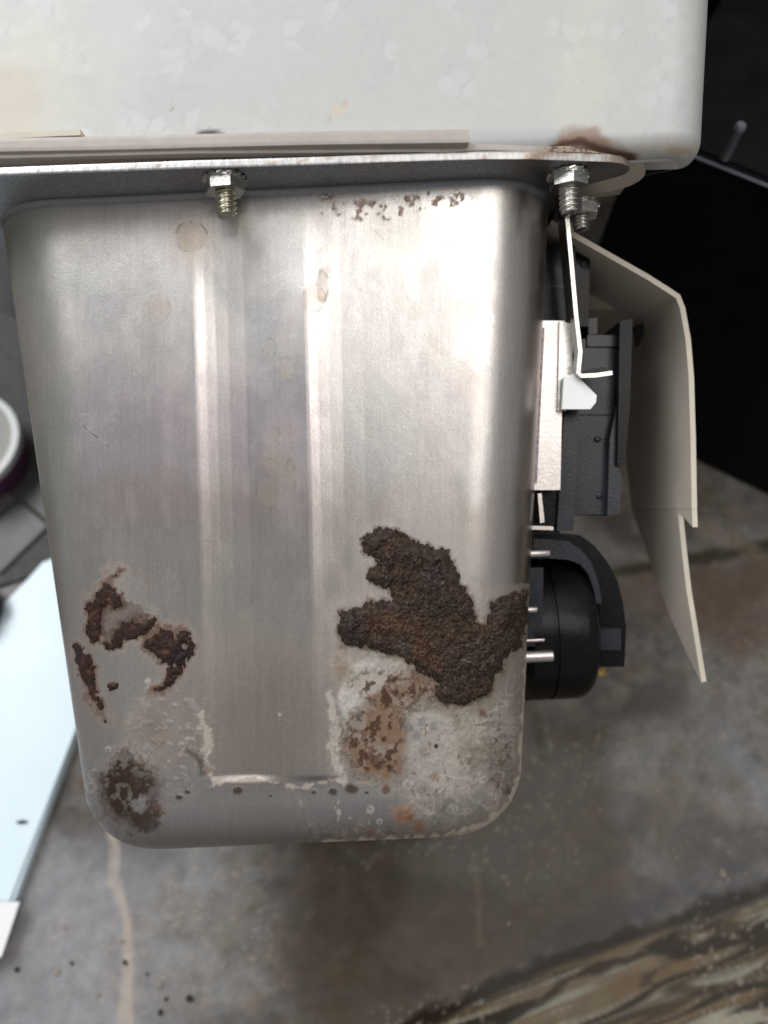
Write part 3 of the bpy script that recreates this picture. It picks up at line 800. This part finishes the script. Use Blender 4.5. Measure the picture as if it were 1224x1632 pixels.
strip([(1002, 287), (960, 292), (925, 296), (910, 300), (902, 312), (904, 345), (911, 420), (918, 500), (925, 560), (923, 580), (922, 594), (927, 599), (950, 598), (976, 594)],
      176, 0.95, 7.0, 'bracket', M['zinc'], [0] * 9 + [0, 0, 1.0, 2.0, 2.2])
bm = prism(pxpoly([(880, 305), (897, 305), (910, 372), (906, 384), (892, 362), (878, 330)], 22), 'y', 19, 40)
bm_obj('guide_wedge', bm, M['cream'], heater, bevel=0.3)

# ------------------------------------------------------------------ cream side cover
def side_cover():
    th = 1.25
    up = [(880, 350), (905, 364), (970, 401), (1035, 438), (1068, 459), (1084, 470), (1092, 490), (1101, 540), (1106, 600), (1109, 700), (1111, 811)]
    d0 = 185.0
    A = [np.array(Op(a, b, d0)[[0, 2]]) for a, b in up]
    lo_px = [(1085, 812), (1095, 880), (1102, 940), (1112, 1000), (1120, 1050), (1126, 1086)]
    d1 = 194.0
    B = [np.array(Op(a, b, d1)[[0, 2]]) for a, b in lo_px]
    bm = bmesh.new()
    def sheet(pts, y0, y1):
        n_y = 8
        nr = []
        for k in range(len(pts)):
            t = pts[min(k + 1, len(pts) - 1)] - pts[max(k - 1, 0)]
            t /= np.linalg.norm(t); nr.append(np.array([t[1], -t[0]]))
        for side in (0, 1):
            pass
        F_ = []
        for k, p_ in enumerate(pts):
            row = []
            for s in (0, 1):
                q = p_ + nr[k] * th * s
                row.append([bm.verts.new((q[0], y0[k] + (y1[k] - y0[k]) * j / n_y, q[1])) for j in range(n_y + 1)])
            F_.append(row)
        for k in range(len(pts) - 1):
            for j in range(n_y):
                for s in (0, 1):
                    bm.faces.new((F_[k][s][j], F_[k][s][j + 1], F_[k + 1][s][j + 1], F_[k + 1][s][j]))
            for j in (0, n_y):
                bm.faces.new((F_[k][0][j], F_[k][1][j], F_[k + 1][1][j], F_[k + 1][0][j]))
        for k in (0, len(pts) - 1):
            for j in range(n_y):
                bm.faces.new((F_[k][0][j], F_[k][0][j + 1], F_[k][1][j + 1], F_[k][1][j]))
    sheet(A, [20] * len(A), [74] * 8 + [73, 70, 65.2])
    B[0] = A[-1]
    sheet(B, [29, 29, 29, 29, 29, 29], [65, 56, 50, 43, 35.5, 29.6])
    xw, zw = A[-1]
    prism([(20, zw - .05), (20, Op(1112, 840, d0)[2]), (29.4, zw - .05)], 'x', xw - th + .02, xw - .02, bm)
    o = bm_obj('side_cover', bm, M['cream'], heater, smooth=True)
    # ribs moulded inside the cover
    bm = prism(pxpoly([(930, 472), (1018, 470), (1018, 500), (930, 503)], 52), 'y', 46, 76)
    bm_obj('rib', bm, M['cream'], o, bevel=0.4)
    bm = prism(pxpoly([(870, 490), (905, 490), (980, 535), (988, 610), (870, 610)], 74), 'y', 72, 73.5)
    bm_obj('end_wall', bm, M['cream'], o, bevel=0.3)
    bm = prism(pxpoly([(1013, 460), (1022, 470), (1016, 480), (1009, 470)], 44), 'y', 42, 46)
    bm_obj('slot', bm, M['black'], o)
    bm = prism(pxpoly([(1011, 520), (1021, 518), (1022, 540), (1016, 552)], 44), 'y', 42, 46)
    bm_obj('clip', bm, M['slate'], o, bevel=0.2)
    return o
side_cover()

# ------------------------------------------------------------------ switch block
def pbox(name, pts, y0, y1, m, parent, bevel=0.6, yref=None):
    bm = prism(pxpoly(pts, y0 if yref is None else yref), 'y', y0, y1)
    return bm_obj(name, bm, m, parent, bevel=bevel, smooth=True, segs=3)
sw = pbox('switch_block', [(890, 540), (984, 540), (975, 820), (883, 820)], 24, 60, M['slate'], heater, 1.0)
pbox('top_step', [(936, 534), (986, 534), (986, 552), (936, 552)], 23.2, 58, M['slate'], sw, 0.7)
pbox('guard_rail', [(988, 512), (1008, 508), (1004, 650), (996, 742), (984, 742), (986, 640)], 20, 58, M['black'], sw, 1.3)
pbox('corner_rib', [(984, 640), (986, 742), (991, 760), (988, 818), (968, 822), (972, 700)], 21.5, 58, M['slate'], sw, 1.0)
pbox('side_rail', [(900, 640), (922, 640), (914, 846), (888, 846)], 20.5, 40, M['slate'], sw, 1.1)
pbox('cover_block', [(868, 394), (941, 394), (938, 520), (868, 520)], 26, 62, M['black'], sw, 1.2)
bm = bmesh.new()
a0 = Op(866, 395, 188)
a1 = Op(866, 516, 188)
pbox('dark_front', [(864, 392), (916, 392), (920, 518), (860, 518)], 23, 50, M['black'], sw, 1.5)
pbox('terminal_knob', [(938, 508), (952, 506), (952, 532), (938, 534)], 34, 44, M['slate'], sw, 0.8)
bm = bmesh.new()
c0 = Op(936, 470, 225)
lathe(bm, [(0.2, 58), (8.2, 58.2), (8.2, 66), (0.2, 66.2)], (c0[0] - 2, 0, c0[2]), 'y', 36)
bm_obj('dial', bm, M['black'], sw, smooth=True)
plate_o = pbox('metal_plate', [(855, 511), (900, 511), (896, 640), (893, 781), (846, 781)], 16.5, 18, M['tin'], sw, 0.25)
bm = prism(pxpoly([(861, 522), (868, 522), (862, 640), (856, 770), (850, 770), (855, 640)], 16.4), 'y', 16.38, 16.6)
bm_obj('printed_band', bm, M['print'], plate_o)
pbox('plate_fold', [(892, 512), (913, 516), (911, 640), (902, 655), (889, 655)], 15.5, 24, M['zinc'], plate_o, 0.9)
pbox('latch_tab', [(899, 600), (917, 596), (951, 630), (950, 641), (941, 652), (896, 652)], 13.2, 14.6, M['whitetab'], sw, 0.5)
pbox('lower_socket', [(848, 782), (895, 782), (892, 852), (846, 852)], 22, 50, M['black'], sw, 0.8)
pr = pbox('prong', [(857, 787), (863, 786), (868, 832), (861, 834)], 18, 24, M['tin'], sw, 0.4)
pbox('prong', [(848, 838), (882, 839), (882, 845), (848, 844)], 18, 24, M['tin'], sw, 0.4)

for (a_, b_, y_) in [(952, 700, 23.9), (955, 790, 23.9), (930, 420, 25.9)]:
    q_ = Op(a_, b_, y_ + D)
    bm = bmesh.new()
    lathe(bm, [(0.1, y_ + .3), (.85, y_ + .3), (.85, y_ - .15), (.6, y_ - .35), (0.1, y_ - .38)], (q_[0], 0, q_[2]), 'y', 20)
    bm_obj('screw', bm, M['slate'], sw, smooth=True)
pbox('seam', [(924, 660), (982, 660), (982, 662.5), (924, 662.5)], 23.8, 24.4, M['black'], sw, 0.08)
pbox('seam', [(870, 455), (914, 455), (914, 457), (870, 457)], 22.85, 23.4, M['slate'], sw, 0.08)

# ------------------------------------------------------------------ thermostat drum
tc = Op(868, 1000, 200)
bm = bmesh.new()
x0, x1 = Op(838, 1000, 196)[0], Op(950, 1000, 192)[0]
rad = 18.2
lathe(bm, [(0.2, x0), (rad, x0), (rad, x0 + 5), (rad - .5, x0 + 5.2), (rad - .5, x0 + 5.9), (rad, x0 + 6.1), (rad, x1 - 3.5), (rad - .6, x1 - 1.8), (rad - 1.8, x1 - .6), (rad - 3.4, x1), (0.2, x1 + .1)], (0, 38.0, tc[2] - 0.5), 'x', 64)
th_o = bm_obj('thermostat', bm, M['black'], heater, smooth=True)
def arc_strap(name, outer, inner, y0, y1, m, bev):
    pts = outer + inner[::-1]
    bm_ = prism(pxpoly(pts, y0), 'y', y0, y1)
    return bm_obj(name, bm_, m, th_o, bevel=bev, smooth=True)
arc_strap('guard_arc', [(850, 848), (900, 850), (925, 853), (948, 870), (968, 895), (984, 925), (993, 960), (998, 1000), (995, 1062)],
          [(850, 872), (898, 874), (916, 882), (934, 898), (946, 920), (954, 950), (956, 985), (952, 1005), (952, 1062)], 29, 45, M['black'], 0.8)
arc_strap('inner_arc', [(850, 858), (905, 862), (926, 876), (942, 896), (953, 925), (959, 955), (958, 962)],
          [(850, 888), (905, 892), (925, 899), (938, 915), (946, 938), (950, 958), (951, 962)], 24, 28.4, M['slate'], 0.5)
arc_strap('guard_foot', [(948, 1040), (997, 1040), (994, 1063), (950, 1063)], [], 27.5, 46, M['black'], 0.6)
arc_strap('socket_lug', [(952, 1003), (990, 1003), (990, 1036), (952, 1036)], [], 27, 40, M['slate'], 0.5)
for (ua, ub, vc, r_) in [(836, 876, 883, 1.0), (836, 882, 1047, 1.45), (836, 856, 972, .8), (836, 868, 1021, .45)]:
    bm = bmesh.new()
    pa, pb = Op(ua, vc, 184), Op(ub, vc, 184)
    lathe(bm, [(0.1, pa[0]), (r_, pa[0] + .05), (r_, pb[0] - .3), (r_ * .8, pb[0]), (0.1, pb[0] + .05)], (0, 19.0, pa[2]), 'x', 20)
    bm_obj('pin', bm, M['tin'], th_o, smooth=True)
for (va, vb, ya) in [(905, 1030, 20)]:
    pbox('terminal_slot', [(838, va), (866, va), (864, vb), (838, vb)], ya, ya + 3, M['slate'], th_o, 0.4)

# ------------------------------------------------------------------ setting: marble counter, found by ray from the photo's points
bpy.context.view_layer.update()
zmin = 1e9
for o in bpy.data.objects:
    if o.type == 'MESH':
        mw = np.array(o.matrix_world)
        n_ = len(o.data.vertices)
        co = np.empty(n_ * 3, np.float32); o.data.vertices.foreach_get('co', co)
        co = co.reshape(-1, 3)
        zmin = min(zmin, float((co @ mw[2, :3] + mw[2, 3]).min()))
print('lowest heater point', round(zmin * 1000, 2), 'mm')
ZC = zmin - 0.0002                # counter top
CAMW = np.array(cam.matrix_world.translation)
def ground(uv_u, uv_v, z=None):
    z = ZC if z is None else z
    d = L2W(np.stack([(uv_u - CX) / F, np.ones_like(uv_u * 1.0), (CY - uv_v) / F], -1))
    t = (z - CAMW[2]) / d[..., 2]
    return CAMW + d * t[..., None]
def gp(a, b, z=None):
    return Vector(ground(np.array(float(a)), np.array(float(b)), z))

def counter():
    xs = np.concatenate([[-1.2, -0.6], np.arange(-0.21, 0.22, 0.0008), [0.6, 1.2]])
    ys = np.concatenate([[-1.0, -0.5], np.arange(-0.17, 0.27, 0.0008), [0.5, 0.9]])
    X, Y = np.meshgrid(xs, ys)
    Wp = np.stack([X, Y, np.full(X.shape, ZC)], -1)
    rel = (Wp - CAMW) @ RA / MM     # into the camera frame
    dd = np.maximum(rel[..., 1], 20)
    uu = CX + F * rel[..., 0] / dd; vv = CY - F * rel[..., 2] / dd
    uu = np.clip(uu, -2500, 4000); vv = np.clip(vv, -2500, 4000)
    n = fbm(uu / 170, vv / 150, 1, 5); nb = fbm(uu / 45, vv / 38, 4, 4); nc = fbm(uu / 10, vv / 10, 9, 3)
    nd = fbm(uu / 26, vv / 22, 13, 4)
    c = np.ones(uu.shape + (3,)) * np.array([0.125, 0.120, 0.114])
    c = mixc(c, sstep(.42, .68, n) * .85, (0.185, 0.180, 0.174))
    c = mixc(c, sstep(.52, .34, n) * .7, (0.062, 0.052, 0.043))
    c = mixc(c, sstep(.50, .66, nb) * .42, (0.150, 0.115, 0.088))
    c = mixc(c, sstep(.55, .70, nd) * .22, (0.23, 0.225, 0.22))
    c = mixc(c, sstep(.45, .30, nd) * .25, (0.055, 0.050, 0.046))
    c = mixc(c, sstep(.022, .0, np.abs(n - .5)) * .45, (0.19, 0.155, 0.115))
    c = mixc(c, sstep(.020, .0, np.abs(nb - .46)) * .25, (0.045, 0.036, 0.026))
    def stroke(pts, ws, cc, s, soft=8, wob_=14):
        nonlocal c
        c = mixc(c, sstep(soft, -soft * .3, dseg(uu, vv, pts, ws) + (nb - .5) * wob_ + (nc - .5) * 5) * s, cc)
    # brown area right of the cover, and its dark green-brown vein
    c = mixc(c, sstep(30, -20, dpoly(uu, vv, [(985, 912), (1100, 905), (1240, 880), (1300, 1020), (1180, 1050), (1110, 1010), (1040, 965), (1000, 960)]) + (nb - .5) * 60) * .8, (0.120, 0.088, 0.068))
    stroke([(930, 918), (1010, 908), (1080, 893), (1140, 887), (1230, 868)], [4, 5, 6, 8, 7], (0.035, 0.036, 0.022), .85)
    stroke([(1120, 838), (1170, 862), (1200, 880)], [6, 9, 6], (0.21, 0.155, 0.115), .5, 14)
    # cream vein lower left
    stroke([(176, 1300), (184, 1350), (180, 1400), (192, 1432), (203, 1470), (204, 1540), (198, 1632)], [3, 4, 6, 6, 6, 8, 10], (0.34, 0.27, 0.20), .85, 7, 10)
    stroke([(92, 1450), (103, 1480), (130, 1490)], [5, 6, 4], (0.25, 0.20, 0.20), .4, 9)
    c = mixc(c, sstep(420, 120, uu + (n - .5) * 200) * sstep(1280, 1400, vv) * .60, (0.21, 0.21, 0.225))
    # brown marble in the middle, the tank's shadow and reflection painted in with it
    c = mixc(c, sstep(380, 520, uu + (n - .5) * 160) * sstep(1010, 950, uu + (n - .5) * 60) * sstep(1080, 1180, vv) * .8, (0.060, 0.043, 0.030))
    stroke([(750, 1350), (762, 1420), (765, 1500)], [3, 3, 3], (0.13, 0.12, 0.07), .5, 6)
    stroke([(1110, 1100), (1160, 1180), (1230, 1290)], [6, 10, 8], (0.19, 0.19, 0.20), .5, 16)
    # banded lower right: layers running up to the right
    line = 1618 - (uu - 640) * 0.375 + (nb - .5) * 22 + (n - .5) * 50
    band = vv - line
    inb = sstep(-14, 36, band + (nd - .5) * 40)
    wx, wy = uu * .94 - vv * .34, uu * .34 + vv * .94            # along and across the layers
    wy = wy + 26 * (fbm(wx / 240, wy / 160, 5, 2) - .5); w1 = fbm(wx / 420, wy / 52, 7, 3); w2 = fbm(wx / 300, wy / 26, 12, 3); w3 = fbm(wx / 220, wy / 15, 2, 3)
    bc = np.ones(c.shape) * np.array([0.092, 0.076, 0.050])
    bc = mixc(bc, sstep(.44, .58, w2), (0.205, 0.192, 0.148))
    bc = mixc(bc, sstep(.54, .66, w3) * .8, (0.105, 0.068, 0.036))
    bc = mixc(bc, sstep(.085, .030, np.abs(w1 - .47)) * .97, (0.016, 0.010, 0.006))
    bc = mixc(bc, sstep(.050, .015, np.abs(w1 - .60)) * .9, (0.028, 0.018, 0.010))
    bc = mixc(bc, sstep(.035, .010, np.abs(w2 - .40)) * .85, (0.030, 0.021, 0.013))
    bc = mixc(bc, sstep(.62, .70, w1) * .6, (0.060, 0.068, 0.046))
    c = mixc(c, inb, bc)
    c = mixc(c, sstep(20, 4, np.abs(band - 12) + (nb - .5) * 20) * .95, (0.014, 0.009, 0.005))
    c = mixc(c, sstep(12, 3, np.abs(band - 62 - (n - .5) * 60) + (nb - .5) * 16) * inb * .9, (0.015, 0.010, 0.006))
    c = mixc(c, sstep(-90, -10, band) * sstep(10, -6, band) * sstep(780, 950, uu) * .6, (0.040, 0.040, 0.046))
    # specks
    c = mixc(c, sstep(.72, .80, fbm(uu / 6, vv / 6, 10, 2)) * sstep(.45, .6, n) * .5, (0.30, 0.26, 0.21))
    c = c * (1.26 + .25 * sstep(420, 150, uu) * sstep(1250, 1400, vv) + .12 * sstep(950, 1050, uu))[..., None] * (0.90 + .20 * fbm(uu / 6, vv / 6, 3, 3))[..., None]
    r = np.full(uu.shape, .09) + (nb - .5) * .06
    Rn, Cn = uu.shape
    ii = np.arange(Rn * Cn).reshape(Rn, Cn)
    q = np.stack([ii[:-1, :-1], ii[:-1, 1:], ii[1:, 1:], ii[1:, :-1]], -1).reshape(-1, 4)
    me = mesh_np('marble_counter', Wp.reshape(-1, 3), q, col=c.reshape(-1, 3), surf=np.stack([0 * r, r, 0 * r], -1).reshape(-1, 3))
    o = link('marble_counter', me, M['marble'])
    o['kind'] = 'structure'
    return o
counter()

def wslab(name, pts, z0, z1, m, parent=None, bevel=0.0):
    """slab from photo points laid on height z0 (world), metres"""
    W = [gp(a, b, z0) for a, b in pts]
    c = sum(W, Vector()) / len(W)
    bm_ = bmesh.new()
    A = [bm_.verts.new(((p_.x - c.x), (p_.y - c.y), 0)) for p_ in W]
    B = [bm_.verts.new((v_.co.x, v_.co.y, z1 - z0)) for v_ in A]
    n_ = len(A)
    bm_.faces.new(A); bm_.faces.new(B)
    for k in range(n_): bm_.faces.new((A[k], B[k], B[(k + 1) % n_], A[(k + 1) % n_]))
    if bevel: bmesh.ops.bevel(bm_, geom=bm_.edges[:], offset=bevel, segments=2, affect='EDGES', clamp_overlap=True)
    bmesh.ops.recalc_face_normals(bm_, faces=bm_.faces)
    me = bpy.data.meshes.new(name); bm_.to_mesh(me); bm_.free()
    o = link(name, me, m, parent)
    o.location = (c.x, c.y, z0)
    return o

# white board on the left, bright sheet on its near end
o = wslab('white_board', [(30, 1440), (128, 1170), (215, 900), (80, 898), (14, 972), (-70, 1060), (-190, 1440)], ZC, ZC + 0.006, M['panel'], bevel=0.0012)
o['label'] = 'pale blue white board lying on the counter left of the tank'; o['category'] = 'board'
def sheet():
    pts = [(-120, 1436), (32, 1437), (3, 1524), (-120, 1590)]
    s = wslab('paper_sheet', pts, ZC + 0.0064, ZC + 0.0068, M['paper'])
    s['label'] = 'bright white paper corner at the lower left edge of the photo'; s['category'] = 'paper'
sheet()

# grey tiles beyond the board
base = wslab('tile_floor', [(-420, 300), (150, 300), (150, 890), (-420, 1060)], ZC + 0.0003, ZC + 0.0020, M['grout'])
base['kind'] = 'structure'
tm = bpy.data.meshes.new('tile')
bm = bmesh.new(); bmesh.ops.create_cube(bm, size=1.0)
for v_ in bm.verts: v_.co = Vector((v_.co.x * 0.0262, v_.co.y * 0.0182, v_.co.z * 0.0016))
bmesh.ops.bevel(bm, geom=bm.edges[:], offset=0.0004, segments=1, affect='EDGES')
bm.to_mesh(tm); bm.free(); tm.materials.append(M['tile'])
c0 = gp(20, 860)
ang = math.radians(52)
lo, hi = gp(-420, 1060), gp(150, 300)
for i in range(-4, 5):
    for j in range(-4, 8):
        dx, dy = i * 0.0275, j * 0.0195
        x = c0.x + dx * math.cos(ang) - dy * math.sin(ang); y = c0.y + dx * math.sin(ang) + dy * math.cos(ang)
        uu, vv = [float(q_) for q_ in proj(((np.array([x, y, ZC]) - CAMW) @ RA / MM) - np.array([0, D, 0]))]
        if -150 < uu < 110 and 770 < vv < 885 + (60 - uu) * .35:
            t_ = bpy.data.objects.new('tile', tm); COL.objects.link(t_)
            t_.parent = base
            t_.location = Vector((x, y, ZC + 0.0028)) - base.location
            t_.rotation_euler = (0, 0, ang)

# cup
def cup():
    ctr = gp(-24, 742)
    rad = 0.0235; h = 0.014
    e = empty('cup', Matrix.Translation((ctr.x, ctr.y, ZC + 0.0037)), 'round white rimmed cup with purple side at the left edge', 'cup')
    bm_ = bmesh.new()
    def lz(prof, name, m, parent):
        b_ = bmesh.new(); rings = []
        for r_, z_ in prof:
            rings.append([b_.verts.new((r_ * math.cos(2 * math.pi * k / 64), r_ * math.sin(2 * math.pi * k / 64), z_)) for k in range(64)])
        for i_ in range(len(rings) - 1):
            for k in range(64): b_.faces.new((rings[i_][k], rings[i_][(k + 1) % 64], rings[i_ + 1][(k + 1) % 64], rings[i_ + 1][k]))
        b_.faces.new(rings[0]); b_.faces.new(rings[-1])
        bmesh.ops.recalc_face_normals(b_, faces=b_.faces)
        me = bpy.data.meshes.new(name); b_.to_mesh(me); b_.free()
        for p_ in me.polygons: p_.use_smooth = True
        me.set_sharp_from_angle(angle=math.radians(40))
        return link(name, me, m, parent)
    lz([(rad * .86, 0), (rad * .93, h * .5), (rad * .96, h)], 'side', M['cuppurple'], e)
    lz([(rad * .955, h + .0001), (rad, h + .0004), (rad * 1.01, h + .0022), (rad * .98, h + .0036), (rad * .86, h + .0036), (rad * .84, h + .0026), (rad * .84, h + .0012)], 'rim', M['cupwhite'], e)
    lz([(rad * .835, h + .0013), (rad * .835, h + .0022), (rad * .1, h + .0020)], 'inside', M['cupinner'], e)
cup()

# navy bundle
def navy():
    ctr = gp(-28, 985)
    bm_ = bmesh.new()
    bmesh.ops.create_icosphere(bm_, subdivisions=4, radius=1)
    from mathutils import noise
    for v_ in bm_.verts:
        k = 1 + 0.28 * noise.noise(v_.co * 1.8) + .1 * noise.noise(v_.co * 5)
        v_.co = Vector((v_.co.x * .0125 * k, v_.co.y * .011 * k, max(-.3, v_.co.z) * .009 * k))
    me = bpy.data.meshes.new('cloth_bundle'); bm_.to_mesh(me); bm_.free()
    for p_ in me.polygons: p_.use_smooth = True
    o_ = link('cloth_bundle', me, M['navy'])
    o_.location = (ctr.x, ctr.y, ZC + .0094)
    o_['label'] = 'dark navy cloth bundle at the left edge beside the white board'; o_['category'] = 'cloth'
navy()

# ------------------------------------------------------------------ black box behind, with its pin
def black_box():
    A = gp(852, 611); B = gp(1224, 790)
    e = (B - A); e.z = 0; e.normalize()
    nrm = Vector((-e.y, e.x, 0))          # away from the viewer
    if nrm.y < 0: nrm = -nrm
    # height: the top front edge passes the photo point (1105, 240)
    t = gp(925, 646)
    h = 0.12
    for k in range(200):
        hh = 0.03 + k * 0.001
        pL = ((np.array(t) + np.array([0, 0, hh]) - CAMW) @ RA / MM)
        if CY - F * pL[2] / pL[1] <= 240: h = hh; break
    Lx, Dp = 0.32, 0.25
    root = empty('black_box', Matrix.Translation(A) , 'matt black appliance box standing behind the heater on the right', 'appliance')
    def box(name, s0, s1, d0, d1, z0, z1, m, bev):
        b_ = bmesh.new()
        vs = [b_.verts.new(e * s + nrm * d + Vector((0, 0, z))) for s in (s0, s1) for d in (d0, d1) for z in (z0, z1)]
        for f_ in [(0, 1, 3, 2), (4, 6, 7, 5), (0, 4, 5, 1), (2, 3, 7, 6), (0, 2, 6, 4), (1, 5, 7, 3)]: b_.faces.new([vs[i_] for i_ in f_])
        bmesh.ops.bevel(b_, geom=b_.edges[:], offset=bev, segments=3, affect='EDGES')
        bmesh.ops.recalc_face_normals(b_, faces=b_.faces)
        me = bpy.data.meshes.new(name); b_.to_mesh(me); b_.free()
        return link(name, me, m, root)
    box('body', 0.006, Lx, 0, Dp, 0.0002, h - 0.0035, M['blackbox'], 0.0008)
    box('top_plate', 0.006, Lx, 0.0, Dp, h - 0.0033, h, M['blackbox'], 0.0010)
    box('trim', 0.006, Lx, -0.0009, 0.0006, h - 0.0021, h - 0.0013, M['post'], 0.0003)
    # pin
    zt = ZC + h
    c_ = gp(1155, 252, zt) - A
    b_ = bmesh.new()
    rings = []
    for r_, z_ in [(.0014, 0), (.0014, .0088), (.0016, .0091), (.0016, .0106), (.0011, .0112)]:
        rings.append([b_.verts.new((c_.x + r_ * math.cos(2 * math.pi * k / 24), c_.y + r_ * math.sin(2 * math.pi * k / 24), h + z_)) for k in range(24)])
    for i_ in range(len(rings) - 1):
        for k in range(24): b_.faces.new((rings[i_][k], rings[i_][(k + 1) % 24], rings[i_ + 1][(k + 1) % 24], rings[i_ + 1][k]))
    b_.faces.new(rings[0][::-1]); b_.faces.new(rings[-1])
    me = bpy.data.meshes.new('pin'); b_.to_mesh(me); b_.free()
    for p_ in me.polygons: p_.use_smooth = True
    me.set_sharp_from_angle(angle=math.radians(40))
    link('pin', me, M['post'], root)
    print('black box height', h, 'A', A)
black_box()

def back_wall():
    b_ = bmesh.new()
    vs = [b_.verts.new((x, y, z)) for x in (-0.05, 1.2) for y in (0.33, 0.36) for z in (ZC + .0004, ZC + 0.30)]
    for f_ in [(0, 1, 3, 2), (4, 6, 7, 5), (0, 4, 5, 1), (2, 3, 7, 6), (0, 2, 6, 4), (1, 5, 7, 3)]: b_.faces.new([vs[i_] for i_ in f_])
    bmesh.ops.recalc_face_normals(b_, faces=b_.faces)
    me = bpy.data.meshes.new('back_wall'); b_.to_mesh(me); b_.free()
    o_ = link('back_wall', me, M['blackbox']); o_['kind'] = 'structure'
back_wall()

# ------------------------------------------------------------------ crumbs on the counter
def crumb_mesh(name, seed, r, m):
    b_ = bmesh.new()
    bmesh.ops.create_icosphere(b_, subdivisions=2, radius=1)
    from mathutils import noise
    for v_ in b_.verts:
        k = 1 + .55 * noise.noise(v_.co * 1.4 + Vector((seed * 3.1, 0, 0))) + .25 * noise.noise(v_.co * 4 + Vector((0, seed, 0)))
        v_.co = Vector((v_.co.x * r * k, v_.co.y * r * .8 * k, (v_.co.z * .6 + .45) * r * k))
    me = bpy.data.meshes.new(name); b_.to_mesh(me); b_.free(); me.materials.append(m)
    return me
pale = [crumb_mesh('crumb', k, .00095, M['crumb']) for k in range(4)]
dark = [crumb_mesh('crumb', k + 9, .00085, M['crumbdark']) for k in range(3)]
for k, (a, b, s) in enumerate([(92, 1550, 1.1), (255, 1568, 1.2), (156, 1586, .8), (104, 1478, .9), (195, 1500, .8), (1150, 1392, 1.4), (1160, 1402, .8), (1187, 1393, .7), (1072, 1354, .8), (1078, 1368, .7), (1066, 1362, .6), (1093, 1340, .7), (1160, 1359, .7), (1018, 1318, .6), (955, 1290, 1.0), (810, 1472, .9), (1195, 1082, .9), (1122, 812, 1.0), (882, 1357, .6)]):
    o = bpy.data.objects.new('crumb', pale[k % 4]); COL.objects.link(o)
    p_ = gp(a, b); o.location = (p_.x, p_.y, ZC); o.scale = (s, s, s); o.rotation_euler = (0, 0, k * 1.7)
    o['label'] = 'small pale crumb of scale lying on the marble'; o['category'] = 'crumb'; o['group'] = 'pale crumbs on the marble'
for k, (a, b, s) in enumerate([(303, 1591, 1.4), (256, 1613, 1.1), (115, 1535, .8), (265, 1592, .8), (200, 1534, 1.0), (28, 1545, 1.1), (235, 1552, .6), (36, 1310, .9)]):
    o = bpy.data.objects.new('crumb', dark[k % 3]); COL.objects.link(o)
    zz = ZC if k < 7 else ZC + .006
    p_ = gp(a, b, zz); o.location = (p_.x, p_.y, zz); o.scale = (s * (2.6 if k == 7 else 1), s, s); o.rotation_euler = (0, 0, 0 if k == 7 else k * 1.3)
    if k < 7:
        o['label'] = 'tiny dark rust crumb lying on the marble'; o['category'] = 'crumb'; o['group'] = 'dark crumbs on the marble'
    else:
        o['label'] = 'dark streak of dirt lying on the pale blue white board'; o['category'] = 'crumb'
o = bpy.data.objects.new('brass_scrap', crumb_mesh('brass_scrap', 5, .0021, M['brass'])); COL.objects.link(o)
p_ = gp(958, 1072); o.location = (p_.x, p_.y, ZC)
o['label'] = 'brass coloured scrap below the black thermostat drum'; o['category'] = 'scrap'
